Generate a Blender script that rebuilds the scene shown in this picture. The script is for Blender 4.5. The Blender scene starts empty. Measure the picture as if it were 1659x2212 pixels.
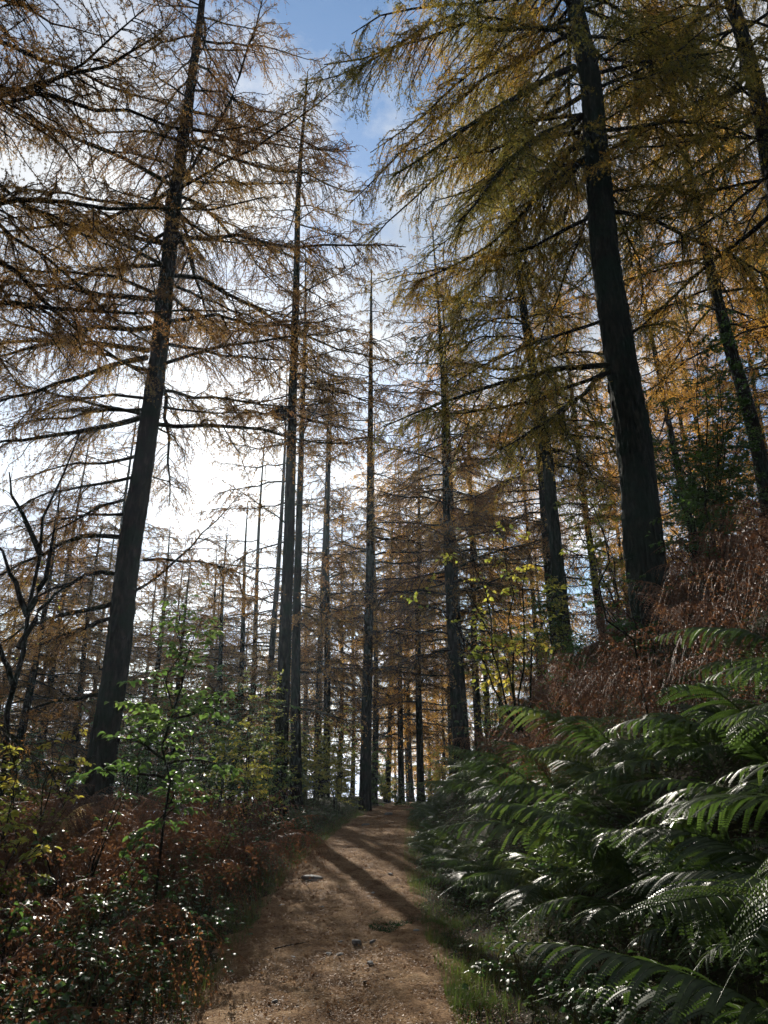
import bpy, math, random
import numpy as np
from mathutils import Vector, Matrix, Quaternion
from mathutils import noise as mnoise

S = bpy.context.scene
COL = S.collection
PI = math.pi

# ------------------------------------------------------------------ camera, sky, sun, exposure
PITCH = math.radians(20.7)
CAMZ = 1.65
cam_d = bpy.data.cameras.new("camera")
cam = bpy.data.objects.new("camera", cam_d)
COL.objects.link(cam)
cam.location = (0, 0, CAMZ)
cam.rotation_euler = (PI / 2 + PITCH, 0, 0)
cam_d.sensor_fit = 'VERTICAL'
cam_d.sensor_height = 34.6
cam_d.sensor_width = 25.95
cam_d.lens = 26.0
cam_d.clip_start = 0.05
cam_d.clip_end = 5000
S.camera = cam

SUN_AZ, SUN_EL = math.radians(-14.8), math.radians(24.3)
L = Vector((math.sin(SUN_AZ) * math.cos(SUN_EL), math.cos(SUN_AZ) * math.cos(SUN_EL), math.sin(SUN_EL)))

W = bpy.data.worlds.new("World")
S.world = W
W.use_nodes = True
nt = W.node_tree
nt.nodes.clear()
def N(t, typ, **kw):
    n = t.nodes.new(typ)
    for k, v in kw.items():
        setattr(n, k, v)
    return n
out = N(nt, 'ShaderNodeOutputWorld')
bg = N(nt, 'ShaderNodeBackground')
bg.inputs['Strength'].default_value = 0.078
sky = N(nt, 'ShaderNodeTexSky', sky_type='NISHITA')
sky.sun_disc = False
sky.sun_elevation = SUN_EL
sky.sun_rotation = SUN_AZ
sky.altitude = 150
sky.air_density = 1.3
sky.dust_density = 0.5
sky.ozone_density = 2.5
tc = N(nt, 'ShaderNodeTexCoord')
sep = N(nt, 'ShaderNodeSeparateXYZ')
nt.links.new(tc.outputs['Generated'], sep.inputs[0])
za = N(nt, 'ShaderNodeMath', operation='ADD'); za.inputs[1].default_value = 0.22
zm = N(nt, 'ShaderNodeMath', operation='MAXIMUM'); zm.inputs[1].default_value = 0.05
nt.links.new(sep.outputs['Z'], za.inputs[0]); nt.links.new(za.outputs[0], zm.inputs[0])
dx = N(nt, 'ShaderNodeMath', operation='DIVIDE'); dy = N(nt, 'ShaderNodeMath', operation='DIVIDE')
nt.links.new(sep.outputs['X'], dx.inputs[0]); nt.links.new(zm.outputs[0], dx.inputs[1])
nt.links.new(sep.outputs['Y'], dy.inputs[0]); nt.links.new(zm.outputs[0], dy.inputs[1])
comb = N(nt, 'ShaderNodeCombineXYZ')
comb.inputs['Z'].default_value = 3.7
nt.links.new(dx.outputs[0], comb.inputs['X']); nt.links.new(dy.outputs[0], comb.inputs['Y'])
cn = N(nt, 'ShaderNodeTexNoise')
cn.inputs['Scale'].default_value = 2.3
cn.inputs['Detail'].default_value = 9
cn.inputs['Roughness'].default_value = 0.62
cn.inputs['Distortion'].default_value = 0.35
nt.links.new(comb.outputs[0], cn.inputs['Vector'])
cr = N(nt, 'ShaderNodeValToRGB')
cr.color_ramp.elements[0].position = 0.41
cr.color_ramp.elements[0].color = (0, 0, 0, 1)
cr.color_ramp.elements[1].position = 0.56
cr.color_ramp.elements[1].color = (1, 1, 1, 1)
nt.links.new(cn.outputs['Fac'], cr.inputs[0])
bw = N(nt, 'ShaderNodeRGBToBW')
nt.links.new(sky.outputs[0], bw.inputs[0])
cm = N(nt, 'ShaderNodeMath', operation='MULTIPLY_ADD')
cm.inputs[1].default_value = 0.8
cm.inputs[2].default_value = 5.0
nt.links.new(bw.outputs[0], cm.inputs[0])
tint = N(nt, 'ShaderNodeMixRGB', blend_type='MULTIPLY')
tint.inputs[0].default_value = 1
tint.inputs[2].default_value = (0.97, 0.985, 1.0, 1)
nt.links.new(cm.outputs[0], tint.inputs[1])
cn2 = N(nt, 'ShaderNodeTexNoise')
cn2.inputs['Scale'].default_value = 3.1; cn2.inputs['Detail'].default_value = 7
nt.links.new(comb.outputs[0], cn2.inputs['Vector'])
cr2 = N(nt, 'ShaderNodeValToRGB')
cr2.color_ramp.elements[0].position = .4; cr2.color_ramp.elements[0].color = (.5, .56, .66, 1)
cr2.color_ramp.elements[1].position = .62; cr2.color_ramp.elements[1].color = (1, 1, 1, 1)
nt.links.new(cn2.outputs['Fac'], cr2.inputs[0]); nt.links.new(cr2.outputs[0], tint.inputs[2])
mx = N(nt, 'ShaderNodeMixRGB')
# mist thickens to full cover towards the horizon
mr = N(nt, 'ShaderNodeMapRange'); mr.inputs['From Min'].default_value = .22; mr.inputs['From Max'].default_value = .02
nt.links.new(sep.outputs['Z'], mr.inputs['Value'])
mxx = N(nt, 'ShaderNodeMath', operation='MAXIMUM')
nt.links.new(cr.outputs[0], mxx.inputs[0]); nt.links.new(mr.outputs[0], mxx.inputs[1])
hsv = N(nt, 'ShaderNodeHueSaturation'); hsv.inputs['Saturation'].default_value = 1.12; hsv.inputs['Value'].default_value = 1.15
nt.links.new(sky.outputs[0], hsv.inputs['Color'])
nt.links.new(mxx.outputs[0], mx.inputs[0])
nt.links.new(hsv.outputs[0], mx.inputs[1])
nt.links.new(tint.outputs[0], mx.inputs[2])
nt.links.new(mx.outputs[0], bg.inputs['Color'])
nt.links.new(bg.outputs[0], out.inputs[0])

sun_d = bpy.data.lights.new("sun", 'SUN')
sun_d.energy = 5.0
sun_d.angle = math.radians(0.55)
sun_d.color = (1.0, 0.93, 0.82)
sun = bpy.data.objects.new("sun", sun_d)
COL.objects.link(sun)
sun.rotation_euler = L.to_track_quat('Z', 'Y').to_euler()

S.view_settings.view_transform = 'Standard'
S.view_settings.look = 'None'
S.view_settings.exposure = 0.74
S.view_settings.gamma = 1
S.render.engine = 'CYCLES'
cy = S.cycles
cy.use_denoising = True
cy.max_bounces = 6
cy.diffuse_bounces = 3
cy.glossy_bounces = 2
cy.transmission_bounces = 3
cy.volume_bounces = 0
cy.use_adaptive_sampling = True
cy.sample_clamp_indirect = 6

# ------------------------------------------------------------------ photo grid -> world helpers
F, CU, CV = 1662.0, 829.5, 1106.0
SP, CP = math.sin(PITCH), math.cos(PITCH)
def ray(u, v):
    a, b = (u - CU) / F, (CV - v) / F
    return np.array([a, CP - SP * b, SP + CP * b])
def at(u, v, Y):
    d = ray(u, v)
    return np.array([0, 0, CAMZ]) + d * (Y / d[1])

# ------------------------------------------------------------------ terrain
_ty = np.arange(-30, 700, 0.5)
def _tab(pts, sm=7):
    v = np.interp(_ty, [p[0] for p in pts], [p[1] for p in pts])
    k = np.ones(sm) / sm
    for _ in range(2):
        v = np.convolve(np.pad(v, sm // 2, mode='edge'), k, 'valid')
    return v
_pc = _tab([(-30, -.2), (0, -.3), (6, -.38), (12, -.55), (19, -.2), (30, .35), (46, 1.2), (60, 3.5), (90, 12), (700, 12)])
_hw = _tab([(-30, 1.0), (6, 1.05), (12, 1.0), (19, .88), (46, .82), (60, .9), (700, .9)])
_pz = _tab([(-30, -.5), (0, .0), (6, .27), (12, .70), (19, 1.15), (30, 1.42), (46, 1.66), (52, 1.6), (70, .8), (120, -3), (300, -18), (700, -20)])
_rs = np.arange(0, 700, .25)
_rb = np.interp(_rs, [0, .25, .7, 2, 4, 5.5, 12, 30, 60, 300, 700], [0, .12, .55, 2.05, 3.85, 4.7, 8.5, 16, 20, 22, 10])
_lb = np.interp(_rs, [0, .5, 2, 4, 6, 9, 14, 30, 100, 400, 700], [0, .08, .2, .12, -.25, -1.3, -3.2, -9, -22, -34, -34])
def pcen(y): return np.interp(y, _ty, _pc)
def phw(y): return np.interp(y, _ty, _hw)
def hbase(x, y):
    x = np.asarray(x, float); y = np.asarray(y, float)
    z = np.interp(y, _ty, _pz)
    s = x - pcen(y) - phw(y) - .22
    lo = pcen(y) - phw(y) - x
    fade = np.clip(1 - (y - 34) / 60, .25, 1)
    z = z + np.where(s > 0, np.interp(s, _rs, _rb) * fade, 0) + np.where(lo > 0, np.interp(lo, _rs, _lb), 0)
    off = np.clip(np.maximum(s, lo) / 1.5, 0, 1)
    z = z + off * (.07 * np.sin(x * 1.9 + y * .7) * np.cos(y * 1.3 - x * .6) + .05 * np.sin(x * 4.1 - y * 2.7 + 1) + .12 * np.sin(x * .45 + y * .31))
    return z
def H(x, y): return float(hbase(x, y))
def ground_at(u, v):
    d = ray(u, v)
    t = 1.5
    while t < 80:
        p = np.array([0, 0, CAMZ]) + d * t
        if p[2] < H(p[0], p[1]): break
        t += .02
    return p

# ------------------------------------------------------------------ materials
def nodes(m):
    m.use_nodes = True
    t = m.node_tree
    t.nodes.clear()
    return t
def ramp(t, stops):
    r = N(t, 'ShaderNodeValToRGB')
    e = r.color_ramp.elements
    while len(e) < len(stops): e.new(.5)
    for i, (p, c) in enumerate(stops):
        e[i].position = p
        e[i].color = (*c, 1)
    return r
def bark_mat(name, c1, c2, c3, zs=.25, sc=14, bump=.8, moss=None):
    m = bpy.data.materials.new(name); t = nodes(m)
    o = N(t, 'ShaderNodeOutputMaterial'); p = N(t, 'ShaderNodeBsdfPrincipled')
    g = N(t, 'ShaderNodeTexCoord'); mp = N(t, 'ShaderNodeMapping')
    mp.inputs['Scale'].default_value = (1, 1, zs)
    t.links.new(g.outputs['Object'], mp.inputs[0])
    n1 = N(t, 'ShaderNodeTexNoise'); n1.inputs['Scale'].default_value = sc; n1.inputs['Detail'].default_value = 8; n1.inputs['Distortion'].default_value = .6
    v = N(t, 'ShaderNodeTexVoronoi'); v.inputs['Scale'].default_value = sc * 1.3
    t.links.new(mp.outputs[0], n1.inputs['Vector']); t.links.new(mp.outputs[0], v.inputs['Vector'])
    r = ramp(t, [(.3, c1), (.52, c2), (.75, c3)])
    t.links.new(n1.outputs['Fac'], r.inputs[0])
    src = r.outputs[0]
    if moss:
        n2 = N(t, 'ShaderNodeTexNoise'); n2.inputs['Scale'].default_value = 2.2; n2.inputs['Detail'].default_value = 6
        t.links.new(g.outputs['Object'], n2.inputs['Vector'])
        r2 = ramp(t, [(.45, (0, 0, 0)), (.62, (1, 1, 1))])
        t.links.new(n2.outputs['Fac'], r2.inputs[0])
        mm = N(t, 'ShaderNodeMixRGB'); mm.inputs[2].default_value = (*moss, 1)
        t.links.new(r2.outputs[0], mm.inputs[0]); t.links.new(src, mm.inputs[1]); src = mm.outputs[0]
    t.links.new(src, p.inputs['Base Color'])
    p.inputs['Roughness'].default_value = .9; p.inputs['Specular IOR Level'].default_value = .1
    add = N(t, 'ShaderNodeMath', operation='ADD')
    t.links.new(n1.outputs['Fac'], add.inputs[0]); t.links.new(v.outputs['Distance'], add.inputs[1])
    b = N(t, 'ShaderNodeBump'); b.inputs['Strength'].default_value = bump; b.inputs['Distance'].default_value = .04
    t.links.new(add.outputs[0], b.inputs['Height']); t.links.new(b.outputs[0], p.inputs['Normal'])
    t.links.new(p.outputs[0], o.inputs[0])
    return m
def leaf_mat(name, stops, transl=.45, rough=.5, spec=.4, scale=.7, sheen=0, trans_gain=1.5):
    """green or autumn leaf: glossy front, light shining through"""
    m = bpy.data.materials.new(name); t = nodes(m)
    o = N(t, 'ShaderNodeOutputMaterial'); p = N(t, 'ShaderNodeBsdfPrincipled'); tr = N(t, 'ShaderNodeBsdfTranslucent')
    g = N(t, 'ShaderNodeNewGeometry')
    n1 = N(t, 'ShaderNodeTexNoise'); n1.inputs['Scale'].default_value = scale; n1.inputs['Detail'].default_value = 4
    n2 = N(t, 'ShaderNodeTexNoise'); n2.inputs['Scale'].default_value = scale * 14; n2.inputs['Detail'].default_value = 2
    t.links.new(g.outputs['Position'], n1.inputs['Vector']); t.links.new(g.outputs['Position'], n2.inputs['Vector'])
    a = N(t, 'ShaderNodeMath', operation='MULTIPLY_ADD'); a.inputs[1].default_value = .55
    t.links.new(n2.outputs['Fac'], a.inputs[0])
    b = N(t, 'ShaderNodeMath', operation='MULTIPLY_ADD'); b.inputs[1].default_value = .9; b.inputs[2].default_value = -.22
    t.links.new(n1.outputs['Fac'], b.inputs[0]); t.links.new(b.outputs[0], a.inputs[2])
    r = ramp(t, stops)
    t.links.new(a.outputs[0], r.inputs[0])
    hs = N(t, 'ShaderNodeHueSaturation'); hs.inputs['Value'].default_value = trans_gain; hs.inputs['Saturation'].default_value = 1.0
    t.links.new(r.outputs[0], hs.inputs['Color'])
    t.links.new(r.outputs[0], p.inputs['Base Color']); t.links.new(hs.outputs[0], tr.inputs['Color'])
    p.inputs['Roughness'].default_value = rough
    p.inputs['Specular IOR Level'].default_value = spec
    mxs = N(t, 'ShaderNodeMixShader'); mxs.inputs[0].default_value = transl
    t.links.new(p.outputs[0], mxs.inputs[1]); t.links.new(tr.outputs[0], mxs.inputs[2])
    t.links.new(mxs.outputs[0], o.inputs[0])
    return m
def soil_mat(name, stops, sc, bump, dist=.03, rough=.95):
    m = bpy.data.materials.new(name); t = nodes(m)
    o = N(t, 'ShaderNodeOutputMaterial'); p = N(t, 'ShaderNodeBsdfPrincipled')
    g = N(t, 'ShaderNodeNewGeometry')
    n1 = N(t, 'ShaderNodeTexNoise'); n1.inputs['Scale'].default_value = sc; n1.inputs['Detail'].default_value = 12; n1.inputs['Roughness'].default_value = .7
    n2 = N(t, 'ShaderNodeTexNoise'); n2.inputs['Scale'].default_value = sc * 12; n2.inputs['Detail'].default_value = 6; n2.inputs['Roughness'].default_value = .8
    v = N(t, 'ShaderNodeTexVoronoi'); v.inputs['Scale'].default_value = sc * 30
    for q in (n1, n2, v): t.links.new(g.outputs['Position'], q.inputs['Vector'])
    a = N(t, 'ShaderNodeMath', operation='MULTIPLY_ADD'); a.inputs[1].default_value = .5
    t.links.new(n2.outputs['Fac'], a.inputs[0])
    h = N(t, 'ShaderNodeMath', operation='MULTIPLY'); h.inputs[1].default_value = .55
    t.links.new(n1.outputs['Fac'], h.inputs[0]); t.links.new(h.outputs[0], a.inputs[2])
    r = ramp(t, stops); t.links.new(a.outputs[0], r.inputs[0]); t.links.new(r.outputs[0], p.inputs['Base Color'])
    p.inputs['Roughness'].default_value = rough; p.inputs['Specular IOR Level'].default_value = .05
    ad = N(t, 'ShaderNodeMath', operation='MULTIPLY_ADD'); ad.inputs[1].default_value = .35
    t.links.new(v.outputs['Distance'], ad.inputs[0]); t.links.new(n2.outputs['Fac'], ad.inputs[2])
    b = N(t, 'ShaderNodeBump'); b.inputs['Strength'].default_value = bump; b.inputs['Distance'].default_value = dist
    t.links.new(ad.outputs[0], b.inputs['Height']); t.links.new(b.outputs[0], p.inputs['Normal'])
    t.links.new(p.outputs[0], o.inputs[0])
    return m

HAZE = .0004
M = {}
M['bark'] = bark_mat('larch_bark', (.007, .0055, .004), (.020, .015, .011), (.052, .039, .028), moss=(.011, .017, .009))
M['bark_green'] = bark_mat('algae_bark', (.007, .0085, .006), (.018, .020, .014), (.045, .043, .03), moss=(.012, .022, .013))
M['limb'] = bark_mat('limb_bark', (.012, .010, .008), (.026, .021, .017), (.05, .043, .034), sc=25, moss=(.03, .036, .014))
M['stem'] = bark_mat('stem_bark', (.05, .045, .035), (.09, .08, .06), (.15, .13, .1), sc=40, bump=.2)
M['rust'] = leaf_mat('needles_rust', [(.25, (.13, .058, .022)), (.5, (.23, .125, .036)), (.75, (.34, .225, .055))], .5, .7, .1, .5, trans_gain=1.6)
M['gold'] = leaf_mat('needles_gold', [(.25, (.34, .15, .03)), (.5, (.56, .30, .045)), (.75, (.60, .40, .07))], .62, .6, .2, .5, trans_gain=1.7)
M['olive'] = leaf_mat('needles_olive', [(.22, (.08, .09, .022)), (.42, (.18, .165, .03)), (.57, (.36, .25, .04)), (.75, (.46, .23, .035))], .5, .7, .1, .5, trans_gain=1.6)
M['fern'] = leaf_mat('fern_green', [(.25, (.024, .048, .010)), (.55, (.052, .088, .016)), (.78, (.12, .14, .025)), (.92, (.24, .15, .04))], .5, .35, .55, 1.2)
M['rachis'] = bark_mat('fern_stalk', (.05, .05, .02), (.08, .07, .03), (.12, .09, .04), sc=30, bump=.1)
M['bracken'] = leaf_mat('bracken_rust', [(.2, (.035, .018, .011)), (.48, (.11, .048, .022)), (.66, (.20, .09, .035)), (.85, (.38, .21, .07))], .4, .5, .35, 1.1, trans_gain=1.6)
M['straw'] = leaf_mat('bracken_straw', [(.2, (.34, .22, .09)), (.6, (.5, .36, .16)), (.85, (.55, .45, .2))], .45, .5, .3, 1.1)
M['leaf'] = leaf_mat('leaf_green', [(.25, (.04, .08, .018)), (.55, (.075, .13, .025)), (.85, (.16, .20, .045))], .5, .5, .3, .9, trans_gain=2.0)
M['leaf_y'] = leaf_mat('leaf_yellowing', [(.2, (.07, .11, .02)), (.45, (.18, .21, .03)), (.65, (.40, .34, .05)), (.85, (.42, .24, .04))], .5, .55, .25, 2.0, trans_gain=1.7)
M['leaf_d'] = leaf_mat('leaf_dark', [(.25, (.03, .07, .015)), (.55, (.05, .1, .02)), (.85, (.12, .14, .03))], .35, .5, .35, 1.5, trans_gain=1.8)
M['bramble'] = leaf_mat('bramble_leaf', [(.25, (.02, .055, .015)), (.55, (.04, .09, .02)), (.9, (.12, .12, .03))], .35, .42, .4, 2.0, trans_gain=1.8)
M['cover'] = leaf_mat('low_leaves', [(.2, (.02, .05, .012)), (.5, (.04, .08, .02)), (.8, (.13, .10, .03))], .3, .6, .2, 1.8, trans_gain=1.7)
M['grass'] = leaf_mat('grass_blade', [(.2, (.05, .08, .015)), (.5, (.085, .13, .022)), (.8, (.2, .18, .05))], .35, .4, .4, 1.5)
M['moss'] = leaf_mat('moss_green', [(.2, (.015, .045, .012)), (.6, (.025, .07, .018)), (.85, (.05, .09, .02))], .2, .8, .1, 6)
M['litter'] = leaf_mat('needle_litter', [(.2, (.08, .035, .015)), (.5, (.20, .095, .04)), (.8, (.42, .28, .14))], .15, .6, .2, 7)
M['path'] = soil_mat('path_earth', [(.38, (.05, .026, .013)), (.48, (.18, .10, .048)), (.58, (.34, .215, .115)), (.70, (.46, .34, .21))], 2.4, .9)
M['soil'] = soil_mat('forest_floor', [(.35, (.018, .014, .009)), (.5, (.04, .03, .018)), (.62, (.035, .042, .016)), (.75, (.09, .06, .03))], 1.6, .9)
M['stone'] = soil_mat('grey_stone', [(.3, (.10, .095, .09)), (.55, (.22, .21, .2)), (.75, (.42, .41, .38))], 9, .6, .01, .6)
M['twigs'] = bark_mat('dead_twigs', (.02, .016, .012), (.04, .03, .022), (.06, .05, .04), sc=30)

# ------------------------------------------------------------------ mesh building
class MB:
    def __init__(s): s.v = []; s.q = []; s.t = []; s.n = 0
    def add(s, v, q=None, t=None):
        v = np.asarray(v, np.float32).reshape(-1, 3)
        if q is not None and len(q): s.q.append(np.asarray(q, np.int64) + s.n)
        if t is not None and len(t): s.t.append(np.asarray(t, np.int64) + s.n)
        s.v.append(v); s.n += len(v)
    def mesh(s, name, mat, smooth=False):
        me = bpy.data.meshes.new(name)
        v = np.concatenate(s.v) if s.v else np.zeros((0, 3), np.float32)
        q = np.concatenate(s.q) if s.q else np.zeros((0, 4), np.int64)
        t = np.concatenate(s.t) if s.t else np.zeros((0, 3), np.int64)
        me.vertices.add(len(v)); me.vertices.foreach_set('co', v.ravel())
        nl = len(q) * 4 + len(t) * 3
        me.loops.add(nl)
        me.loops.foreach_set('vertex_index', np.concatenate([q.ravel(), t.ravel()]).astype(np.int32))
        me.polygons.add(len(q) + len(t))
        st = np.concatenate([np.arange(len(q)) * 4, len(q) * 4 + np.arange(len(t)) * 3]).astype(np.int32)
        me.polygons.foreach_set('loop_start', st)
        if smooth: me.polygons.foreach_set('use_smooth', np.ones(len(q) + len(t), bool))
        me.update(calc_edges=True)
        me.materials.append(mat)
        return me
def link(name, data, parent=None, **props):
    o = bpy.data.objects.new(name, data)
    COL.objects.link(o)
    if parent is not None: o.parent = parent
    for k, v in props.items(): o[k] = v
    return o
def thing(name, label, cat, loc, rotz=0, group=None, data=None):
    o = link(name, data)
    o.location = loc
    o.rotation_euler = (0, 0, rotz)
    o['label'] = label; o['category'] = cat
    if group: o['group'] = group
    return o

def unit(a):
    return a / np.maximum(np.linalg.norm(a, axis=-1, keepdims=True), 1e-9)
UP = np.array([0., 0., 1.])
def tangents(P):
    T = np.empty_like(P)
    T[:, 1:-1] = P[:, 2:] - P[:, :-2]; T[:, 0] = P[:, 1] - P[:, 0]; T[:, -1] = P[:, -1] - P[:, -2]
    return unit(T)
def tubes(mb, P, R, sides=4):
    """P [M,k,3] centre lines, R [M,k] radii"""
    m, k, _ = P.shape
    if m == 0: return
    T = tangents(P)
    a = np.where(np.abs(T[..., 2:3]) > .9, np.array([1., 0, 0]), UP)
    U = unit(np.cross(T, a)); V = np.cross(T, U)
    th = np.arange(sides) * 2 * PI / sides
    ring = P[:, :, None] + R[:, :, None, None] * (U[:, :, None] * np.cos(th)[:, None] + V[:, :, None] * np.sin(th)[:, None])
    idx = np.arange(m * k * sides).reshape(m, k, sides)
    nx = np.roll(idx, -1, axis=2)
    q = np.stack([idx[:, :-1], nx[:, :-1], nx[:, 1:], idx[:, 1:]], -1).reshape(-1, 4)
    mb.add(ring.reshape(-1, 3), q)
def interp(P, idx, t):
    k = P.shape[1]
    f = np.clip(t, 0, .9999) * (k - 1)
    i = f.astype(int); w = (f - i)[:, None]
    a = P[idx, i]; b = P[idx, i + 1]
    return a * (1 - w) + b * w, unit(b - a)
def plen(P): return np.linalg.norm(np.diff(P, axis=1), axis=2).sum(1)
def grow(P, rng, per_m, t0, t1, lfun, k, ang, droop, planar=.8, hang=0., wob=.05, dens=None):
    """side shoots on the curves P; returns curves, parent index, t"""
    ln = plen(P)
    pm = per_m if dens is None else per_m * dens
    n = rng.poisson(pm * ln * (t1 - t0))
    idx = np.repeat(np.arange(len(P)), n)
    m = len(idx)
    t = rng.uniform(t0, t1, m)
    pos, tan = interp(P, idx, t)
    sd = np.cross(tan, UP)
    bad = np.linalg.norm(sd, axis=1) < .3
    sd[bad] = unit(rng.normal(size=(bad.sum(), 3)))
    sd = unit(sd)
    sg = np.where(rng.random(m) < .5, -1., 1.)[:, None]
    up2 = unit(np.cross(sd, tan))
    phi = rng.normal(0, (1 - planar) * 1.6, m)[:, None]
    lat = sd * sg * np.cos(phi) + up2 * np.sin(phi)
    an = rng.normal(ang, .18, m)[:, None]
    d = unit(tan * np.cos(an) + lat * np.sin(an) - UP * hang)
    Ls = lfun(t, ln[idx]) * rng.uniform(.55, 1.2, m)
    s = np.linspace(0, 1, k)
    C = pos[:, None] + d[:, None] * (Ls[:, None] * s)[:, :, None]
    dr = droop * Ls * rng.uniform(.3, 1.5, m)
    C[:, :, 2] -= dr[:, None] * s ** 2
    if wob: C[:, 1:] += rng.normal(0, 1, (m, k - 1, 3)) * (wob * Ls)[:, None, None] * s[1:][None, :, None]
    return C, idx, t
def tufts(mb, rng, P, per_m, t0, n, ln, wd, fwd=.7, down=.25):
    L_ = plen(P)
    c = rng.poisson(per_m * L_ * (1 - t0))
    idx = np.repeat(np.arange(len(P)), c)
    t = rng.uniform(t0, 1, len(idx))
    pos, tan = interp(P, idx, t)
    pos = np.repeat(pos, n, 0); tan = np.repeat(tan, n, 0)
    m = len(pos)
    if m == 0: return
    d = unit(unit(rng.normal(size=(m, 3))) + tan * fwd - UP * down)
    w = unit(np.cross(d, rng.normal(size=(m, 3)))) * (wd * rng.uniform(.6, 1.2, m))[:, None] * .5
    tip = pos + d * (ln * rng.uniform(.6, 1.25, m))[:, None]
    mid = pos + d * ln * .45
    v = np.stack([pos, mid + w, tip, mid - w], 1)
    i = np.arange(m)[:, None] * 4
    mb.add(v, i + np.array([0, 1, 2, 3]))
def leaves(mb, rng, pos, d, nrm, size, wid=.62, fold=.18, curl=.25):
    """ovate leaves folded on the midrib"""
    m = len(pos)
    if m == 0: return
    d = unit(d); s = unit(np.cross(d, nrm)); nn = np.cross(s, d)
    L_ = (size * rng.uniform(.65, 1.2, m))[:, None]
    w = L_ * wid * .5
    f = nn * (L_ * fold)
    def p(a, b, c): return pos + d * L_ * a + s * w * b + f * c - nn * L_ * curl * a * a
    v = np.stack([p(0, 0, 0), p(.28, .85, .7), p(.62, .8, .65), p(1, 0, 0), p(.62, -.8, .65), p(.28, -.85, .7), p(.28, 0, 0), p(.62, 0, 0)], 1)
    i = np.arange(m)[:, None] * 8
    q = np.concatenate([i + np.array([6, 1, 2, 7]), i + np.array([7, 4, 5, 6])])
    t = np.concatenate([i + np.array([0, 1, 6]), i + np.array([0, 6, 5]), i + np.array([7, 2, 3]), i + np.array([7, 3, 4])])
    mb.add(v.reshape(-1, 3), q, t)

# ------------------------------------------------------------------ ground and path
def terrain():
    xs = np.concatenate([-np.geomspace(900, 12, 46), np.arange(-11.5, -4, .35), np.arange(-4, 6, .14), np.arange(6, 12, .35), np.geomspace(12.5, 900, 46)])
    ys = np.concatenate([[-250, -120, -60, -30, -15, -8, -4, -2], np.arange(-1, 26, .16), np.arange(26, 60, .5), np.geomspace(61, 1300, 60)])
    X, Y = np.meshgrid(xs, ys)
    Z = hbase(X, Y)
    s = np.abs(X - pcen(Y)) / phw(Y)
    Z = Z - .05 * np.clip(1.15 - s, 0, 1) * (Y < 58)
    fine = (np.abs(X) < 12) & (Y < 30)
    rg = np.random.default_rng(5)
    Z = Z + np.where(fine, rg.normal(0, .012, Z.shape), 0)
    far = np.hypot(X, Y)
    Z = Z + np.where(far > 150, 9 * np.sin(X * .008 + 1) * np.cos(Y * .006) * np.clip((far - 150) / 300, 0, 1), 0)
    nyy, nxx = X.shape
    idx = np.arange(nyy * nxx).reshape(nyy, nxx)
    q = np.stack([idx[:-1, :-1], idx[:-1, 1:], idx[1:, 1:], idx[1:, :-1]], -1).reshape(-1, 4)
    mb = MB(); mb.add(np.stack([X, Y, Z], -1), q)
    o = link('ground', mb.mesh('ground', M['soil'], True)); o['kind'] = 'structure'
terrain()
def path():
    ys = np.arange(-6, 57, .045)
    us = np.linspace(-1.25, 1.25, 54)
    U, Y = np.meshgrid(us, ys)
    wob = .13 * np.sin(Y * 1.7 + 1) + .09 * np.sin(Y * 4.1) + .05 * np.sin(Y * 9.7 + 2)
    wob2 = .12 * np.sin(Y * 1.3 + 4) + .1 * np.sin(Y * 3.7 + 1) + .05 * np.sin(Y * 8.9)
    X = pcen(Y) + U * phw(Y)
    edge = np.where(U < 0, 1 + wob * .5, 1 + wob2 * .5)
    Z = hbase(X, Y)
    rg = np.random.default_rng(8)
    fl = np.zeros_like(Z)
    for i in range(Z.shape[0]):
        for j in range(0, Z.shape[1]):
            p = Vector((X[i, j] * 2.3, Y[i, j] * 1.9, 0))
            fl[i, j] = mnoise.noise(p) * .034 + mnoise.noise(p * 4.3) * .02 + mnoise.noise(p * 11) * .009
    prof = .02 - .09 * np.clip((np.abs(U) / edge - .86) / .25, 0, 1.4) ** 1.2
    Z = Z + prof + fl + rg.normal(0, .005, Z.shape)
    idx = np.arange(Z.size).reshape(Z.shape)
    q = np.stack([idx[:-1, :-1], idx[:-1, 1:], idx[1:, 1:], idx[1:, :-1]], -1).reshape(-1, 4)
    mb = MB(); mb.add(np.stack([X, Y, Z], -1), q)
    o = link('path', mb.mesh('path', M['path'], True)); o['kind'] = 'structure'
path()

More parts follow.
